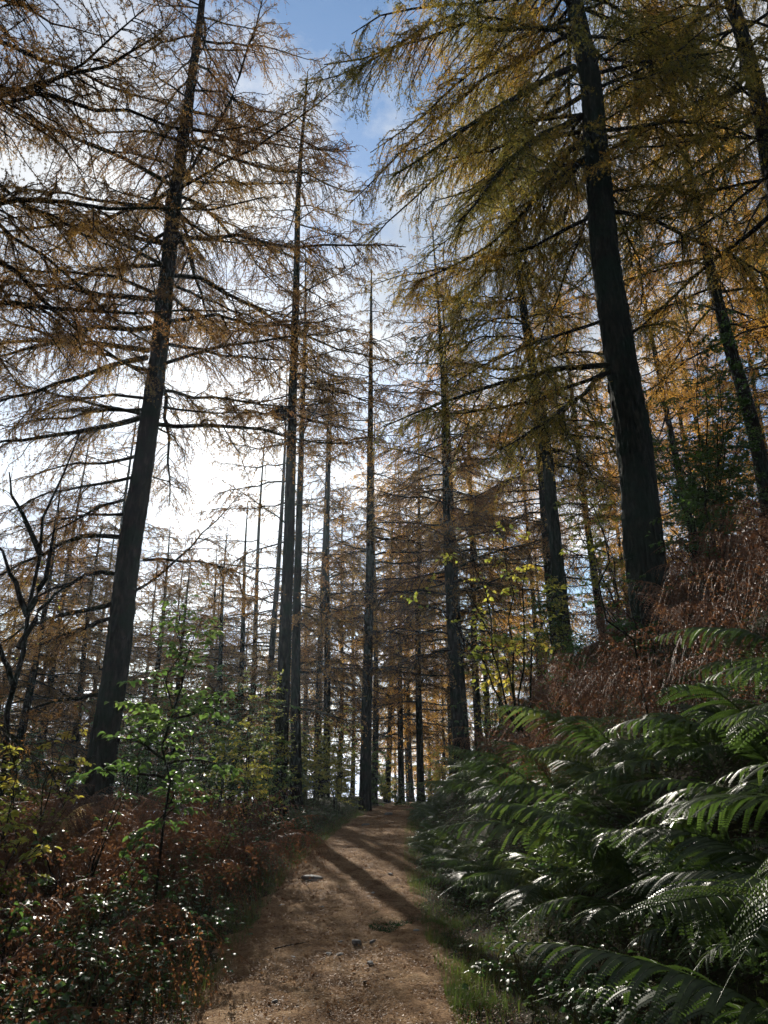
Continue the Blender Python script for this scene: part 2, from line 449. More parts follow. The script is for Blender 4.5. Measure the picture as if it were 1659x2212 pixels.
# ------------------------------------------------------------------ larches
def trunk_mesh(pts, rad, sides, mat, rng, fine=False, name='trunk'):
    """pts [k,3] local, rad [k]; bark plates are modelled on the near trunks"""
    pts = np.asarray(pts); rad = np.asarray(rad)
    if fine:
        c = np.linspace(0, 1, len(pts)); c2 = np.linspace(0, 1, 340) ** 1.25
        pts = np.stack([np.interp(c2, c, pts[:, a]) for a in range(3)], 1); rad = np.interp(c2, c, rad); sides = 72
    k = len(pts)
    P = pts[None]; T = tangents(P)[0]
    U = unit(np.cross(T, np.array([0, 1., .01]))); V = np.cross(T, U)
    th = np.arange(sides) * 2 * PI / sides
    ph = rng.uniform(0, 6, 6)
    z = P[0, :, 2][:, None]
    r = rad[:, None] * (1 + .05 * np.sin(th * 3 + z * .7 + ph[0]) + .035 * np.sin(th * 5 - z * 1.9 + ph[1]) + .02 * np.sin(th * 9 + z * 5 + ph[2]) + rng.normal(0, .008, (k, sides)))
    fl = np.exp(-np.maximum(z, 0) / .45) * .55
    r = r * (1 + fl * (.6 + .4 * np.sin(th * 4 + ph[3])))
    if fine:
        for a in range(k):
            zz = pts[a, 2]
            for b in range(sides):
                q = Vector((math.cos(th[b]) * 3.2 + ph[4], math.sin(th[b]) * 3.2, zz * 3.0))
                n_ = mnoise.noise(q) ; n2_ = mnoise.noise(q * 3.1)
                r[a, b] += rad[a] * (.13 * (abs(n_) ** .6 - .35) + .07 * n2_)
    ring = P[0][:, None] + r[..., None] * (U[:, None] * np.cos(th)[:, None] + V[:, None] * np.sin(th)[:, None])
    idx = np.arange(k * sides).reshape(k, sides); nx = np.roll(idx, -1, 1)
    q = np.stack([idx[:-1], nx[:-1], nx[1:], idx[1:]], -1).reshape(-1, 4)
    mb = MB(); mb.add(ring, q)
    # snapped-off branch stubs
    ns = 26 if fine else 10
    zi = rng.uniform(.08, .6, ns); a = rng.uniform(0, 2 * PI, ns)
    ki = (zi * (k - 1)).astype(int)
    d = np.stack([np.cos(a), np.sin(a), rng.uniform(-.3, .2, ns)], 1)
    c0 = P[0][ki]; R_ = rad[ki][:, None]
    ln = rng.uniform(.04, .32, ns)[:, None]
    S_ = np.stack([c0 + d * R_ * .7, c0 + d * (R_ + ln * .5) - UP * .02, c0 + d * (R_ + ln) + rng.normal(0, .03, (ns, 3))], 1)
    tubes(mb, S_, rng.uniform(.008, .02, ns)[:, None] * np.array([1, .8, .45]), 5)
    return mb.mesh(name, mat, True)

def crown(rng, H_, axis, rad, nb, lo, lmax, live, q, droop=.12, upturn=.1, hero=None, mask=None, ls=1.0, ldroop=.45, short_az=None, upper=1.0):
    """branch curves for one larch. axis(z) trunk centre; q = detail dict"""
    nb = int(nb * 1.2); lmax = lmax * 1.15
    z = lo + (H_ * .995 - lo) * np.linspace(0, 1, nb) ** .85 + rng.normal(0, .12, nb)
    az = np.arange(nb) * 2.399 + rng.normal(0, .5, nb)
    f = (z - lo) / (H_ - lo)
    prof = np.where(f < .25, .75 + f, 1.0) * (1 - np.clip(f, 0, 1) ** 1.6) * 1.0 + .17
    Lb = lmax * prof * rng.uniform(.65, 1.15, nb)
    if short_az is not None: Lb = Lb * short_az(az, z)
    K = 9
    s = np.linspace(0, 1, K)
    d = np.stack([np.cos(az), np.sin(az), np.zeros(nb)], 1)
    el = rng.normal(.12 + .3 * f ** 2, .14, nb)
    base = np.array([axis(zz) for zz in z])
    P = base[:, None] + d[:, None] * (Lb[:, None] * s)[..., None]
    P[:, :, 2] += Lb[:, None] * (np.tan(el)[:, None] * s - (droop * 2.2 + .1 * rng.random(nb))[:, None] * s ** 2 + upturn * 2 * s[None] ** 3.5)
    bend = np.cumsum(rng.normal(0, .03, (nb, K, 3)), axis=1) * Lb[:, None, None] * .5
    bend[:, 0] = 0
    P = P + bend
    R0 = (.009 + .0085 * Lb) * (q.get('rb', 1))
    if hero is not None:
        HP, HR = hero
        P = np.concatenate([P, HP]); R0 = np.concatenate([R0, HR])
        z = np.concatenate([z, HP[:, 0, 2]])
    if mask is not None:
        ok = mask(P, z)
        P, R0, z = P[ok], R0[ok], z[ok]
    return P, R0, z

def larch_parts(rng, P, R0, z, live, q, mat_n, names='larch', ls=1.0, ldroop=.45):
    """wood and needles for branch curves P"""
    wood, need = MB(), MB()
    K = P.shape[1]
    tubes(wood, P, R0[:, None] * (1 - .85 * np.linspace(0, 1, K)) ** .9, q['bs'])
    liv = np.clip((z - live[0]) / max(live[1] - live[0], .1), q.get('minlive', .12), 1)
    lf = lambda t, ln: (.14 + .32 * np.minimum(ln, 4.2) * (1 - .72 * t) * np.clip(t * 4, .3, 1)) * ls
    C, ci, ct = grow(P, rng, q['lat'], .10, .99, lf, 5, .85, ldroop, .8, .05, .06)
    tubes(wood, C, np.repeat((.0035 + .007 * plen(C))[:, None], 5, 1) * np.linspace(1, .35, 5) * q['rt'], 3)
    D, di, dt = grow(C, rng, q['ter'], .08, .98, lambda t, ln: (.05 + .38 * ln * (1 - .6 * t)).clip(.05, .32), 4, .8, .5, .5, .3, .08)
    tubes(wood, D, np.repeat((.0022 + 0 * di)[:, None], 4, 1) * np.linspace(1, .4, 4) * q['rt'], 3)
    # only live twigs carry needles
    lc = liv[ci]
    kc = rng.random(len(C)) < lc
    kd = rng.random(len(D)) < lc[di]
    tufts(need, rng, C[kc], q['tuft'] * .8, .15, q['n'], q['ln'], q['wd'])
    tufts(need, rng, D[kd], q['tuft'], .05, q['n'], q['ln'], q['wd'])
    kp = rng.random(len(P)) < liv
    tufts(need, rng, P[kp], q['tuft'] * .6, .3, q['n'], q['ln'], q['wd'])
    tip = MB()
    return wood.mesh(names + '_branches', M['limb']), need.mesh(names + '_needles', mat_n)

QH = dict(lat=11.5, ter=10.0, tuft=28, n=3, ln=.038, wd=.0100, bs=6, rt=1.1, minlive=.35)
QM = dict(lat=8.0, ter=8., tuft=15, n=3, ln=.052, wd=.015, bs=4, rt=1.4, minlive=.4)
QF = dict(lat=5.5, ter=5.5, tuft=7, n=3, ln=.095, wd=.030, bs=3, rt=2.0, minlive=.5)

def place(name, label, cat, group, base, trunk_me, wood_me, need_me, rotz=0, lean=(0, 0), scale=1.0, nm=None):
    e = thing(name, label, cat, base, rotz, group)
    # lean: tilt so that the top shifts by (dx, dy) per metre of height
    if lean != (0, 0):
        qd = Vector((0, 0, 1)).rotation_difference(Vector((lean[0], lean[1], 1)).normalized())
        e.rotation_mode = 'QUATERNION'
        e.rotation_quaternion = qd @ Quaternion((0, 0, 1), rotz)
    e.scale = (scale,) * 3
    a = link('trunk', trunk_me, e); b = link('branches', wood_me, e); c = link('foliage', need_me, e)
    if nm is not None:
        c.material_slots[0].link = 'OBJECT'; c.material_slots[0].material = nm
    return e

LARCH_GROUP = 'larches of the wood on both sides of the path'
def hero_larch(label, dots, d, rpix, H_, seed, nb, lo, lmax, live, mat, bark, limbs=(), q=QH, top_r=.05, **kw):
    """dots: (u, v) points along the visible trunk, seen at depth d; limbs: (dots, depth offset, radius)"""
    rng = np.random.default_rng(seed)
    W_ = np.array([at(u, v, d) for u, v in dots])
    o = np.argsort(W_[:, 2]); W_ = W_[o]
    zz, xx = W_[:, 2], W_[:, 0]
    s0 = (xx[1] - xx[0]) / (zz[1] - zz[0]); s1 = (xx[-1] - xx[-2]) / (zz[-1] - zz[-2])
    def xat(z):
        if z < zz[0]: return xx[0] + (z - zz[0]) * s0 * .6
        if z > zz[-1]: return xx[-1] + (z - zz[-1]) * s1 * .7
        return float(np.interp(z, zz, xx))
    zb = zz[0]
    for _ in range(20): zb = H(xat(zb), d)
    zb -= .15
    b = np.array([xat(zb), d, zb])
    zs = np.linspace(0, H_, 90)
    xs = np.array([xat(zb + q_) for q_ in zs]) - b[0]
    for _ in range(3): xs[1:-1] = (xs[:-2] + xs[1:-1] * 2 + xs[2:]) / 4
    r0 = rpix
    rad = r0 * (1 - zs / H_) ** .65 * .96 + .015
    pts = np.stack([xs, .06 * np.sin(zs * .5 + seed), zs], 1)
    ax = lambda z: np.array([np.interp(z, zs, xs), .06 * math.sin(z * .5 + seed), z])
    tm = trunk_mesh(pts, rad, 28, bark, rng, fine=True)
    hero = None
    if limbs:
        HP, HR = [], []
        for dd, off, r in limbs:
            pp = np.array([at(u, v, d + off * (i / (len(dd) - 1)) ** 1.2) for i, (u, v) in enumerate(dd)]) - b
            c = np.r_[0, np.cumsum(np.linalg.norm(np.diff(pp, axis=0), axis=1))]
            s = np.linspace(0, c[-1], 9)
            pq = np.stack([np.interp(s, c, pp[:, j]) for j in range(3)], 1)
            pq[1:-1] = (pq[:-2] + 2 * pq[1:-1] + pq[2:]) / 4 + rng.normal(0, .02, (7, 3))
            HP.append(pq); HR.append(r)
        hero = (np.array(HP), np.array(HR))
    P, R0, z = crown(rng, H_, ax, None, nb, lo, lmax, live, q, hero=hero, mask=gap_mask(b, len(limbs)), short_az=lambda az, z: 1 - .62 * np.clip(-np.sin(az) * 1.6 - .3, 0, 1), **{k: v for k, v in kw.items() if k in ('droop', 'upturn')})
    w, n = larch_parts(rng, P, R0, z, live, q, mat, **{k: v for k, v in kw.items() if k in ('ls', 'ldroop')})
    return place('larch_tree', label, 'larch tree', LARCH_GROUP, b, tm, w, n)

SUN_GAP = []
# T1: the big leaning larch on the left
T1_limbs = [
    ([(375, 402), (270, 340), (150, 295), (0, 228), (-90, 200)], -1.0, .055),
    ([(366, 455), (300, 445), (225, 435), (110, 415), (0, 395)], -1.5, .05),
    ([(358, 527), (250, 500), (140, 482), (0, 505), (-80, 515)], -1.6, .055),
    ([(350, 572), (250, 515), (100, 465), (0, 430), (-80, 400)], .8, .045),
    ([(342, 637), (240, 595), (100, 585), (0, 588), (-80, 600)], -1.2, .045),
    ([(322, 757), (250, 742), (100, 740), (0, 768), (-80, 790)], -2.0, .06),
    ([(318, 772), (235, 790), (120, 830), (0, 870), (-80, 890)], -2.2, .06),
    ([(306, 902), (200, 930), (60, 945), (0, 958), (-90, 985)], -1.8, .06),
    ([(302, 893), (150, 860), (60, 835), (0, 818)], .8, .04),
    ([(260, 1160), (200, 1147), (100, 1190), (0, 1240), (-80, 1275)], -1.6, .05),
    ([(268, 1080), (210, 1095), (150, 1130), (80, 1180)], -1, .035),
    ([(300, 985), (230, 1000), (140, 1000), (40, 1040)], 1.2, .035), ([(290, 1030), (200, 1050), (110, 1060), (0, 1110)], -.6, .035),
    ([(312, 860), (240, 850), (140, 870), (20, 910)], 1.4, .035), ([(270, 1110), (180, 1110), (90, 1130), (0, 1160)], .8, .03),
    ([(250, 1240), (170, 1250), (90, 1285), (0, 1330)], -1.2, .045),
    ([(245, 1305), (120, 1330), (60, 1355), (0, 1390)], -1.5, .05),
    ([(242, 1335), (140, 1370), (60, 1400), (0, 1415)], .6, .04),
    ([(226, 1500), (150, 1512), (80, 1525), (0, 1548)], -.8, .04),
    ([(400, 388), (450, 310), (490, 240), (515, 170), (570, 0), (580, -60)], -1.2, .045),
    ([(408, 307), (500, 305), (600, 255), (700, 205)], -1.6, .035),
    ([(400, 385), (460, 395), (520, 398), (640, 395), (710, 388)], .6, .035),
    ([(395, 475), (450, 515), (550, 530), (600, 540)], 1.0, .035),
    ([(378, 618), (430, 640), (520, 680), (630, 705)], .5, .035),
    ([(352, 880), (400, 890), (470, 893), (590, 893)], .8, .028),
    ([(342, 925), (370, 940), (390, 965), (402, 1008)], -.2, .022),
    ([(330, 1030), (370, 1045), (420, 1075)], .5, .016),
    ([(310, 1210), (380, 1208), (450, 1215), (540, 1245), (620, 1285)], -.8, .03),
    ([(285, 1280), (350, 1240), (420, 1170), (480, 1110), (520, 1065)], -1.2, .028),
]
# places the sun reaches through openings between the crowns: (point, opening radius at the point, widening per metre, share of branches gone)
OPENINGS = [((0, 0, 1.65), .1, .030, 1.0), ((2.5, 4.4, 2.2), 1.3, .012, 1.0), ((2.8, 6.5, 2.8), 1.4, .012, 1.0), ((1.25, 6.0, .6), .6, .012, 1.0), ((2.6, 9.0, 2.6), .9, .012, .8), ((1.6, 7.5, 1.6), .6, .012, .6), ((-.9, 12.0, .75), .6, .012, 1.0), ((-.1, 12.2, .75), .6, .012, 1.0), ((.35, 5.8, .35), .3, .012, 1.0), ((.2, 16.5, 1.1), .4, .012, .8),
            ((-3.0, 7.6, 2.2), .7, .012, .85), ((-2.6, 5.0, .8), .6, .012, .6), ((1.5, 13, 1.8), .5, .012, .6), ((5.0, 9.5, 4.6), 1.0, .012, .9), ((-4.2, 8.4, 1.2), .5, .012, .9)]
_gr = np.random.default_rng(99)
def gap_mask(b, nh=0):
    def f(P, z):
        ok = np.ones(len(P), bool)
        Lv = np.array(L)
        for p, r_, k_, share in OPENINGS:
            w = P + b - np.array(p)
            t_ = (w * Lv).sum(-1)
            dist = np.linalg.norm(w - t_[..., None] * Lv, axis=-1)
            hit = ((dist < r_ + k_ * t_) & (t_ > 0)).any(1)
            hit[len(P) - nh:] = False
            ok &= ~(hit & (_gr.random(len(P)) < share))
        return ok
    return f
hero_larch('large dark leaning larch on the left with thick bare lower limbs above the bracken',
           [(228, 1600), (246, 1475), (275, 1200), (315, 960), (340, 800), (360, 620), (380, 420), (415, 160)], 14, .235, 23.5, 11, 74, 8.0, 4.6, (-1.0, 5.0), M['rust'], M['bark'], T1_limbs, droop=.13)
T8_limbs = [
    ([(1240, 145), (1179, 170), (1109, 215), (1044, 247), (944, 320), (850, 380)], -2.0, .075),
    ([(1250, 285), (1179, 290), (1089, 317), (1019, 330), (950, 350)], -.8, .055),
    ([(1255, 250), (1190, 280), (1129, 320), (1079, 380), (1029, 435), (990, 480)], -2.4, .075),
    ([(1240, 60), (1150, 60), (1060, 40), (980, 20), (920, 50), (830, 120), (740, 165), (650, 185)], -2.0, .04),
    ([(1235, 40), (1120, 80), (1000, 170), (900, 270), (800, 330)], 1.0, .05),
    ([(1262, 340), (1180, 400), (1080, 520), (980, 580), (900, 610)], .6, .045),
    ([(1275, 470), (1180, 520), (1060, 560), (940, 620)], 1.4, .04),
    ([(1322, 787), (1259, 787), (1179, 800), (1079, 832), (954, 867), (829, 922)], -1.2, .055),
    ([(1320, 800), (1254, 852), (1199, 897), (1129, 947), (1070, 975)], -1.5, .05),
    ([(1322, 800), (1200, 850), (1060, 890), (900, 900)], 1.5, .04),
    ([(1310, 690), (1200, 720), (1080, 770), (960, 840)], 1.0, .035),
    ([(1290, 190), (1380, 150), (1480, 100), (1560, 30)], -1.0, .04),
    ([(1305, 330), (1400, 280), (1500, 250)], 1.0, .035),
    ([(1315, 420), (1400, 400), (1500, 430)], 1.2, .03),
    ([(1345, 720), (1420, 700), (1500, 720)], 1.0, .028),
]
hero_larch('thickest larch on the right bank with a bare curved trunk and drooping olive boughs',
           [(1410, 1290), (1395, 1200), (1371, 937), (1334, 737), (1312, 600), (1292, 400), (1279, 200), (1240, 0)], 12.5, .33, 25, 12, 92, 9.0, 4.6, (0.5, 6.5), M['olive'], M['bark_green'], T8_limbs, q=dict(QH, lat=13.0, tuft=34), droop=.24, upturn=.06, ldroop=.6, ls=1.0)
T2_limbs = [
    ([(624, 915), (570, 935), (520, 940), (480, 930)], .8, .022),
    ([(620, 1000), (560, 1010), (500, 1005), (465, 1000)], .6, .025),
    ([(618, 1085), (550, 1100), (480, 1095), (430, 1110)], -.5, .025),
    ([(614, 1230), (540, 1225), (460, 1215), (400, 1225)], .5, .022),
    ([(612, 1280), (540, 1300), (470, 1300), (420, 1320)], -.8, .022),
    ([(640, 880), (700, 900), (760, 890)], .5, .022), ([(640, 980), (700, 985), (750, 1000)], -.5, .022), ([(636, 1090), (690, 1100), (740, 1130)], .5, .02),
    ([(636, 1190), (700, 1195), (760, 1220)], -.5, .02), ([(634, 1280), (690, 1290), (740, 1320)], -.4, .02),
    ([(626, 880), (560, 900), (500, 905), (450, 893)], -.6, .03),
    ([(622, 958), (560, 970), (500, 960), (450, 940)], -.5, .028),
    ([(620, 1040), (540, 1050), (490, 1060), (455, 1075)], -.6, .03),
    ([(640, 690), (560, 665), (470, 640), (380, 622)], -.8, .035),
    ([(638, 740), (560, 720), (450, 700), (360, 720)], -.6, .03),
    ([(634, 850), (570, 868), (480, 885), (360, 880)], -1, .028),
    ([(640, 790), (740, 750), (830, 735), (920, 700)], -.8, .03),
    ([(616, 1130), (560, 1085), (510, 1060), (470, 1030)], -1.4, .025),
    ([(615, 1170), (540, 1190), (470, 1240)], -1, .025),
    ([(645, 560), (570, 520), (500, 505), (450, 500)], .4, .03),
    ([(646, 520), (700, 560), (760, 600)], .4, .025),
]
hero_larch('tall slim larch left of the path with crown tip in view and a nest clump',
           [(608, 1600), (615, 1400), (625, 1150), (630, 950), (637, 700), (645, 400), (655, 280)], 20.5, .175, 25.5, 13, 84, 6.5, 3.6, (1.5, 5), M['rust'], M['bark'], T2_limbs, q=QM, droop=.10)
hero_larch('slender larch standing at the left edge of the path where it bends',
           [(790, 1640), (795, 1425), (799, 1200), (800, 900), (802, 650)], 28, .19, 22.5, 14, 84, 5.0, 3.3, (3.5, 8), M['rust'], M['bark'], (), q=QM, droop=.12)
hero_larch('leaning larch on the right bank, left neighbour of the thickest trunk, behind yellow hazel leaves',
           [(1220, 1380), (1200, 1190), (1180, 965), (1154, 812), (1129, 650), (1112, 500)], 20, .17, 23, 15, 78, 6.0, 4.2, (2, 6), M['olive'], M['bark_green'],
           [([(1125, 640), (1060, 660), (960, 640), (860, 640)], -1, .035), ([(1112, 510), (1040, 600), (960, 690)], -.5, .03), ([(1140, 700), (1000, 690), (880, 740)], -1, .035)], q=QM, droop=.2, ldroop=.6)
hero_larch('larch with orange crown near the right edge, its trunk slanting down to the frame edge',
           [(1655, 1077), (1639, 987), (1609, 862), (1574, 737), (1524, 525), (1489, 385)], 20, .2, 24, 16, 80, 6.5, 4.4, (4, 8), M['gold'], M['bark'], (), q=QM, droop=.2, ldroop=.6)
hero_larch('larch cut by the top right corner of the view with long dark sweeping boughs',
           [(1662, 330), (1639, 225), (1614, 125), (1574, 0)], 13.5, .25, 22, 17, 70, 6.5, 4.8, (5, 9), M['olive'], M['bark'],
           [([(1600, 60), (1504, 90), (1454, 135), (1369, 170), (1304, 210)], .6, .045), ([(1575, 10), (1480, 60), (1400, 160), (1330, 260)], -.6, .04), ([(1640, 240), (1560, 270), (1450, 330), (1330, 400)], .8, .045), ([(1650, 290), (1540, 370), (1430, 420), (1340, 440)], -.4, .04), ([(1655, 380), (1560, 460), (1470, 520), (1400, 560)], .5, .04)], q=QH, droop=.2, ldroop=.6)

# templates for the trees behind
def template(seed, H_, r0, q, nb, lo, lmax, live, nm, **kw):
    rng = np.random.default_rng(seed)
    zs = np.linspace(0, H_, 44)
    xs = .12 * np.sin(zs * .22 + seed) - .12 * math.sin(seed)
    pts = np.stack([xs, .08 * np.sin(zs * .3), zs], 1)
    rad = r0 * (1 - zs / H_) ** .8 * .96 + .012
    tm = trunk_mesh(pts, rad, 14, M['bark'], rng)
    ax = lambda z: np.array([np.interp(z, zs, xs), .08 * math.sin(z * .3), z])
    P, R0, z = crown(rng, H_, ax, None, nb, lo, lmax, live, q, droop=kw.get('droop', .13), mask=kw.get('mask'))
    w, n = larch_parts(rng, P, R0, z, live, q, M[nm])
    return tm, w, n
TM = [template(101, 22, .19, QM, 84, 3.0, 3.6, (3.0, 7), 'rust'),
      template(102, 23, .20, QM, 80, 4.0, 3.9, (4.5, 9), 'rust', droop=.18)]
TF = [template(201, 22, .17, QF, 80, 2.5, 3.3, (2.5, 5), 'gold'),
      template(202, 23, .18, QF, 76, 3.5, 3.7, (3.5, 8), 'gold', droop=.18),
      template(203, 20, .16, QF, 78, 1.5, 3.0, (1.5, 4), 'gold')]

def back_larch(u, v, d, label, tpl, mat, sc=1.0, lean=(0, 0), rz=0.0):
    p = at(u, v, d)
    if 340 < u < 720: sc = min(sc, (CAMZ + d * .36 - H(p[0], d)) / 22) if 350 < u < 480 else sc * 1.15
    zb = H(p[0], d)
    x = p[0] - lean[0] * (p[2] - zb)
    if u in (643, 581, 546, 520, 710, 470):
        bb = np.array([x, d, H(x, d) - .1]); gm = gap_mask(bb)
        wide = sc * 1.5 if sc < .7 else sc
        tpl = template(int(900 + u), 22, .18, QM, 78, 3.2, 3.4, (2.0, 6), mat, mask=lambda P, z: gm(P * [wide, wide, sc], z))
        rz = 0
    e = place('larch_tree', label, 'larch tree', LARCH_GROUP, (x, d, H(x, d) - .1), *tpl, rotz=rz, lean=lean, scale=sc, nm=M[mat])
    if sc < .7: e.scale = (sc * 1.5, sc * 1.5, sc)
    return e
B = [
 (984, 1430, 26, 'twin-looking dark larch at the right side of the path bend', TM[0], 'rust', 1.0, (-.02, 0)),
 (1000, 1500, 30, 'larch close behind the dark larch at the right side of the path bend', TM[1], 'gold', .95, (-.01, 0)),
 (1022, 1350, 36, 'thin straight larch just right of the dark pair at the path bend', TM[1], 'olive', .9, (-.01, 0)),
 (1267, 1100, 33, 'thin larch between the leaning larch and the thickest trunk on the bank', TM[0], 'gold', .95, (-.03, 0)),
 (1427, 800, 34, 'thin larch seen just right of the thickest trunk, high on the bank', TM[1], 'gold', 1.0, (-.05, 0)),
 (1455, 850, 40, 'second thin larch right of the thickest trunk, a little farther up', TM[0], 'gold', .95, (-.05, 0)),
 (1644, 670, 27, 'thin larch touching the right edge of the view under orange needles', TM[0], 'gold', 1.0, (-.04, 0)),
 (270, 990, 42, 'distant thin larch showing just left of the large leaning trunk', TF[0], 'rust', .95, (0, 0)),
 (110, 1450, 30, 'dark thin larch at the far left below the bare limbs', TM[1], 'rust', .8, (.01, 0)),
 (355, 1300, 30, 'short dark larch behind the green sapling', TM[0], 'rust', .72, (0, 0)),
 (440, 1480, 34, 'small dark larch between the green sapling and the slim tall larch', TF[2], 'rust', .7, (0, 0)),
 (643, 1450, 24, 'leaning larch trunk hugging the right side of the slim tall larch', TM[1], 'rust', .8, (-.03, 0)),
 (546, 1500, 38, 'thin larch in the back light, first left of the slim tall larch pair', TF[0], 'rust', .8, (0, 0)),
 (581, 1450, 33, 'straight thin larch directly left of the slim tall larch', TF[1], 'rust', .8, (0, 0)),
 (695, 1400, 36, 'dusky larch midway between the two main path-side larches', TF[1], 'rust', .85, (0, 0)),
 (710, 1450, 31, 'darker larch of the close pair midway between the path-side larches', TM[0], 'rust', .75, (0, 0)),
 (735, 1480, 44, 'very thin larch left of the path-bend larch', TF[0], 'rust', .85, (0, 0)),
 (808, 1450, 37, 'larch half hidden behind the path-bend larch', TF[0], 'gold', .9, (0, 0)),
 (843, 1450, 44, 'thin leaning larch on the path crest, left one of three', TF[1], 'gold', .9, (.03, 0)),
 (866, 1500, 38, 'straight dark larch on the path crest, middle one of three', TM[0], 'gold', .8, (0, 0)),
 (885, 1500, 52, 'thin larch on the path crest, right one of three', TF[0], 'gold', .95, (-.01, 0)),
 (954, 1560, 56, 'young golden larch glowing at the end of the path', TF[2], 'gold', .75, (0, 0)),
 (925, 1600, 62, 'low golden larch glowing beyond the path crest', TF[2], 'gold', .6, (0, 0)),
 (1048, 1480, 44, 'thin golden larch on the slope behind the hazel stems', TF[1], 'gold', .9, (-.01, 0)),
 (1080, 1500, 50, 'farther golden larch on the slope behind the hazel stems', TF[2], 'gold', .9, (0, 0)),
 (1325, 1100, 46, 'faint larch close to the left side of the thickest trunk', TF[0], 'gold', .95, (-.03, 0)),
 (1500, 900, 42, 'larch high on the right slope between the thickest trunk and the edge larch', TF[1], 'gold', 1.0, (-.06, 0)),
 (1380, 600, 52, 'tall golden larch filling the gap above the thickest trunk', TF[0], 'gold', 1.15, (-.05, 0)),
 (1130, 1100, 48, 'golden larch behind the leaning larch of the bank', TF[1], 'gold', 1.0, (-.03, 0)),
 (960, 1100, 46, 'larch with a brown crown rising above the path bend', TF[0], 'olive', 1.0, (0, 0)),
 (470, 1500, 26, 'young rust coloured larch low in the gap under the sun', TM[0], 'rust', .45, (0, 0)),
 (395, 1450, 29, 'young larch with feathery rust needles behind the beech sapling top', TM[1], 'rust', .45, (0, 0)),
 (520, 1400, 31, 'rust coloured larch crown just left of the slim larch below the nest', TM[0], 'rust', .5, (0, 0)),
 (180, 1450, 30, 'rust needled larch showing between the far left trunk and the leaning larch', TM[0], 'rust', .62, (0, 0)),
 (60, 1450, 26, 'rust needled larch behind the crooked leafless tree', TM[1], 'rust', .6, (0, 0)),
 (20, 1400, 38, 'dim larch at the left frame edge, far down the slope', TF[2], 'rust', .9, (0, 0)),
 (215, 1450, 42, 'far dim larch just left of the leaning larch foot', TF[2], 'rust', .8, (0, 0)),
 (310, 1450, 40, 'far dim larch just right of the leaning larch foot', TF[2], 'rust', .8, (0, 0)),
 (665, 1400, 50, 'far larch with low boughs right of the slim larch', TF[2], 'rust', .9, (0, 0)),
 (765, 1450, 52, 'far larch with low boughs left of the path-bend larch', TF[2], 'rust', .95, (0, 0)),
 (905, 1400, 34, 'brown larch with low boughs right of the crest trio', TM[0], 'rust', .85, (0, 0)),
 (1185, 1250, 30, 'brown larch behind the left side of the leaning bank larch', TM[1], 'rust', .95, (-.03, 0)),
 (1570, 300, 30, 'yellow green larch crown behind the top right boughs', TM[0], 'olive', 1.15, (-.05, 0)),
]
rr = random.Random(4)
for u, v, d, lab, tpl, mt, sc, ln_ in B:
    back_larch(u, v, d, lab, tpl, mt, sc, ln_, rr.uniform(0, 6.28))
# larches just outside the view whose boughs hang into it
hero_larch('larch whose trunk stands past the left edge, boughs sweeping in at the top left',
           [(-330, 1500), (-250, 700)], 8.5, .22, 19, 18, 52, 7.5, 4.4, (5, 7), M['rust'], M['bark'],
           [([(-200, 260), (0, 200), (70, 192), (180, 160), (300, 110), (380, 40)], 1.0, .05), ([(-150, 60), (0, 20), (60, -10)], 1, .04),
            ([(-260, 1450), (-100, 1500), (0, 1580), (70, 1620), (130, 1700)], .6, .04), ([(-200, 420), (-40, 450), (60, 400)], .8, .04)], q=QH, droop=.14)
# wood behind
far = [(-23, 52), (-25, 64), (-16, 78), (-11, 52), (-7, 54), (-5, 58), (2, 62), (-12, 80), (-18, 48), (-28, 54), (6, 62), (11, 56), (-30, 62), (-24, 55), (-21, 70), (-17, 58), (-14, 48), (-13, 66), (-10, 60), (-8.5, 72), (-7, 64), (1, 82), (5, 70), (8, 84), (9, 60), (12, 72), (15, 62), (17, 50), (20, 66), (14, 42), (22, 48), (26, 58), (19, 36), (24, 38), (29, 46), (-19, 40), (-26, 46), (-16, 36), (-12, 34), (-34, 70), (33, 64), (12, 92), (3, 95), (-20, 88)]
far.sort(key=lambda p: p[0] / p[1])
FO = 'first second third fourth fifth sixth seventh eighth ninth tenth eleventh twelfth thirteenth fourteenth fifteenth sixteenth seventeenth eighteenth nineteenth twentieth twenty-first twenty-second twenty-third twenty-fourth twenty-fifth'.split()
cnt = [0, 0, 0]
for i, (x, y) in enumerate(far):
    g3 = 0 if x < -8 else 1 if x < 6 else 2
    lab = FO[min(cnt[g3], 24)] + (' from the left of the faint brown distant larches down the left slope', ' from the left of the distant larches glimpsed around the path crest', ' from the left of the golden distant larches up the right slope')[g3]
    cnt[g3] += 1
    e = place('larch_tree', lab, 'larch tree', 'larches of the distant wood', (x + rr.uniform(-1, 1), y, H(x, y) - .2), *TF[i % 3], rotz=rr.uniform(0, 6.28), scale=rr.uniform(.75, 1.05), nm=M['rust' if x < -8 else 'gold'])

for i, (x, y) in enumerate([(-5, -4), (-9, -1), (-7, -10), (-1.8, -7), (3.5, -8), (6.5, -2.5), (8, -9), (-13, -7), (1, -15), (-6, -18), (7, -17), (13, -5), (-14, 4), (-3.2, -3.2), (2.2, -4.2), (-11, -5), (10, 1), (4.5, -13), (-2.5, -12), (12, -14), (-13, -14)]):  # unseen larches, added behind the camera to shade the foreground from the sky
    place('larch_tree', 'unseen larch added behind the viewpoint for shade, ' + FO[i] + ' of those around the path start', 'larch tree', 'unseen larches added behind the viewpoint for shade', (x, y, H(x, y) - .2), *TM[i % 2], rotz=i * 1.3, scale=1.08, nm=M['rust'])
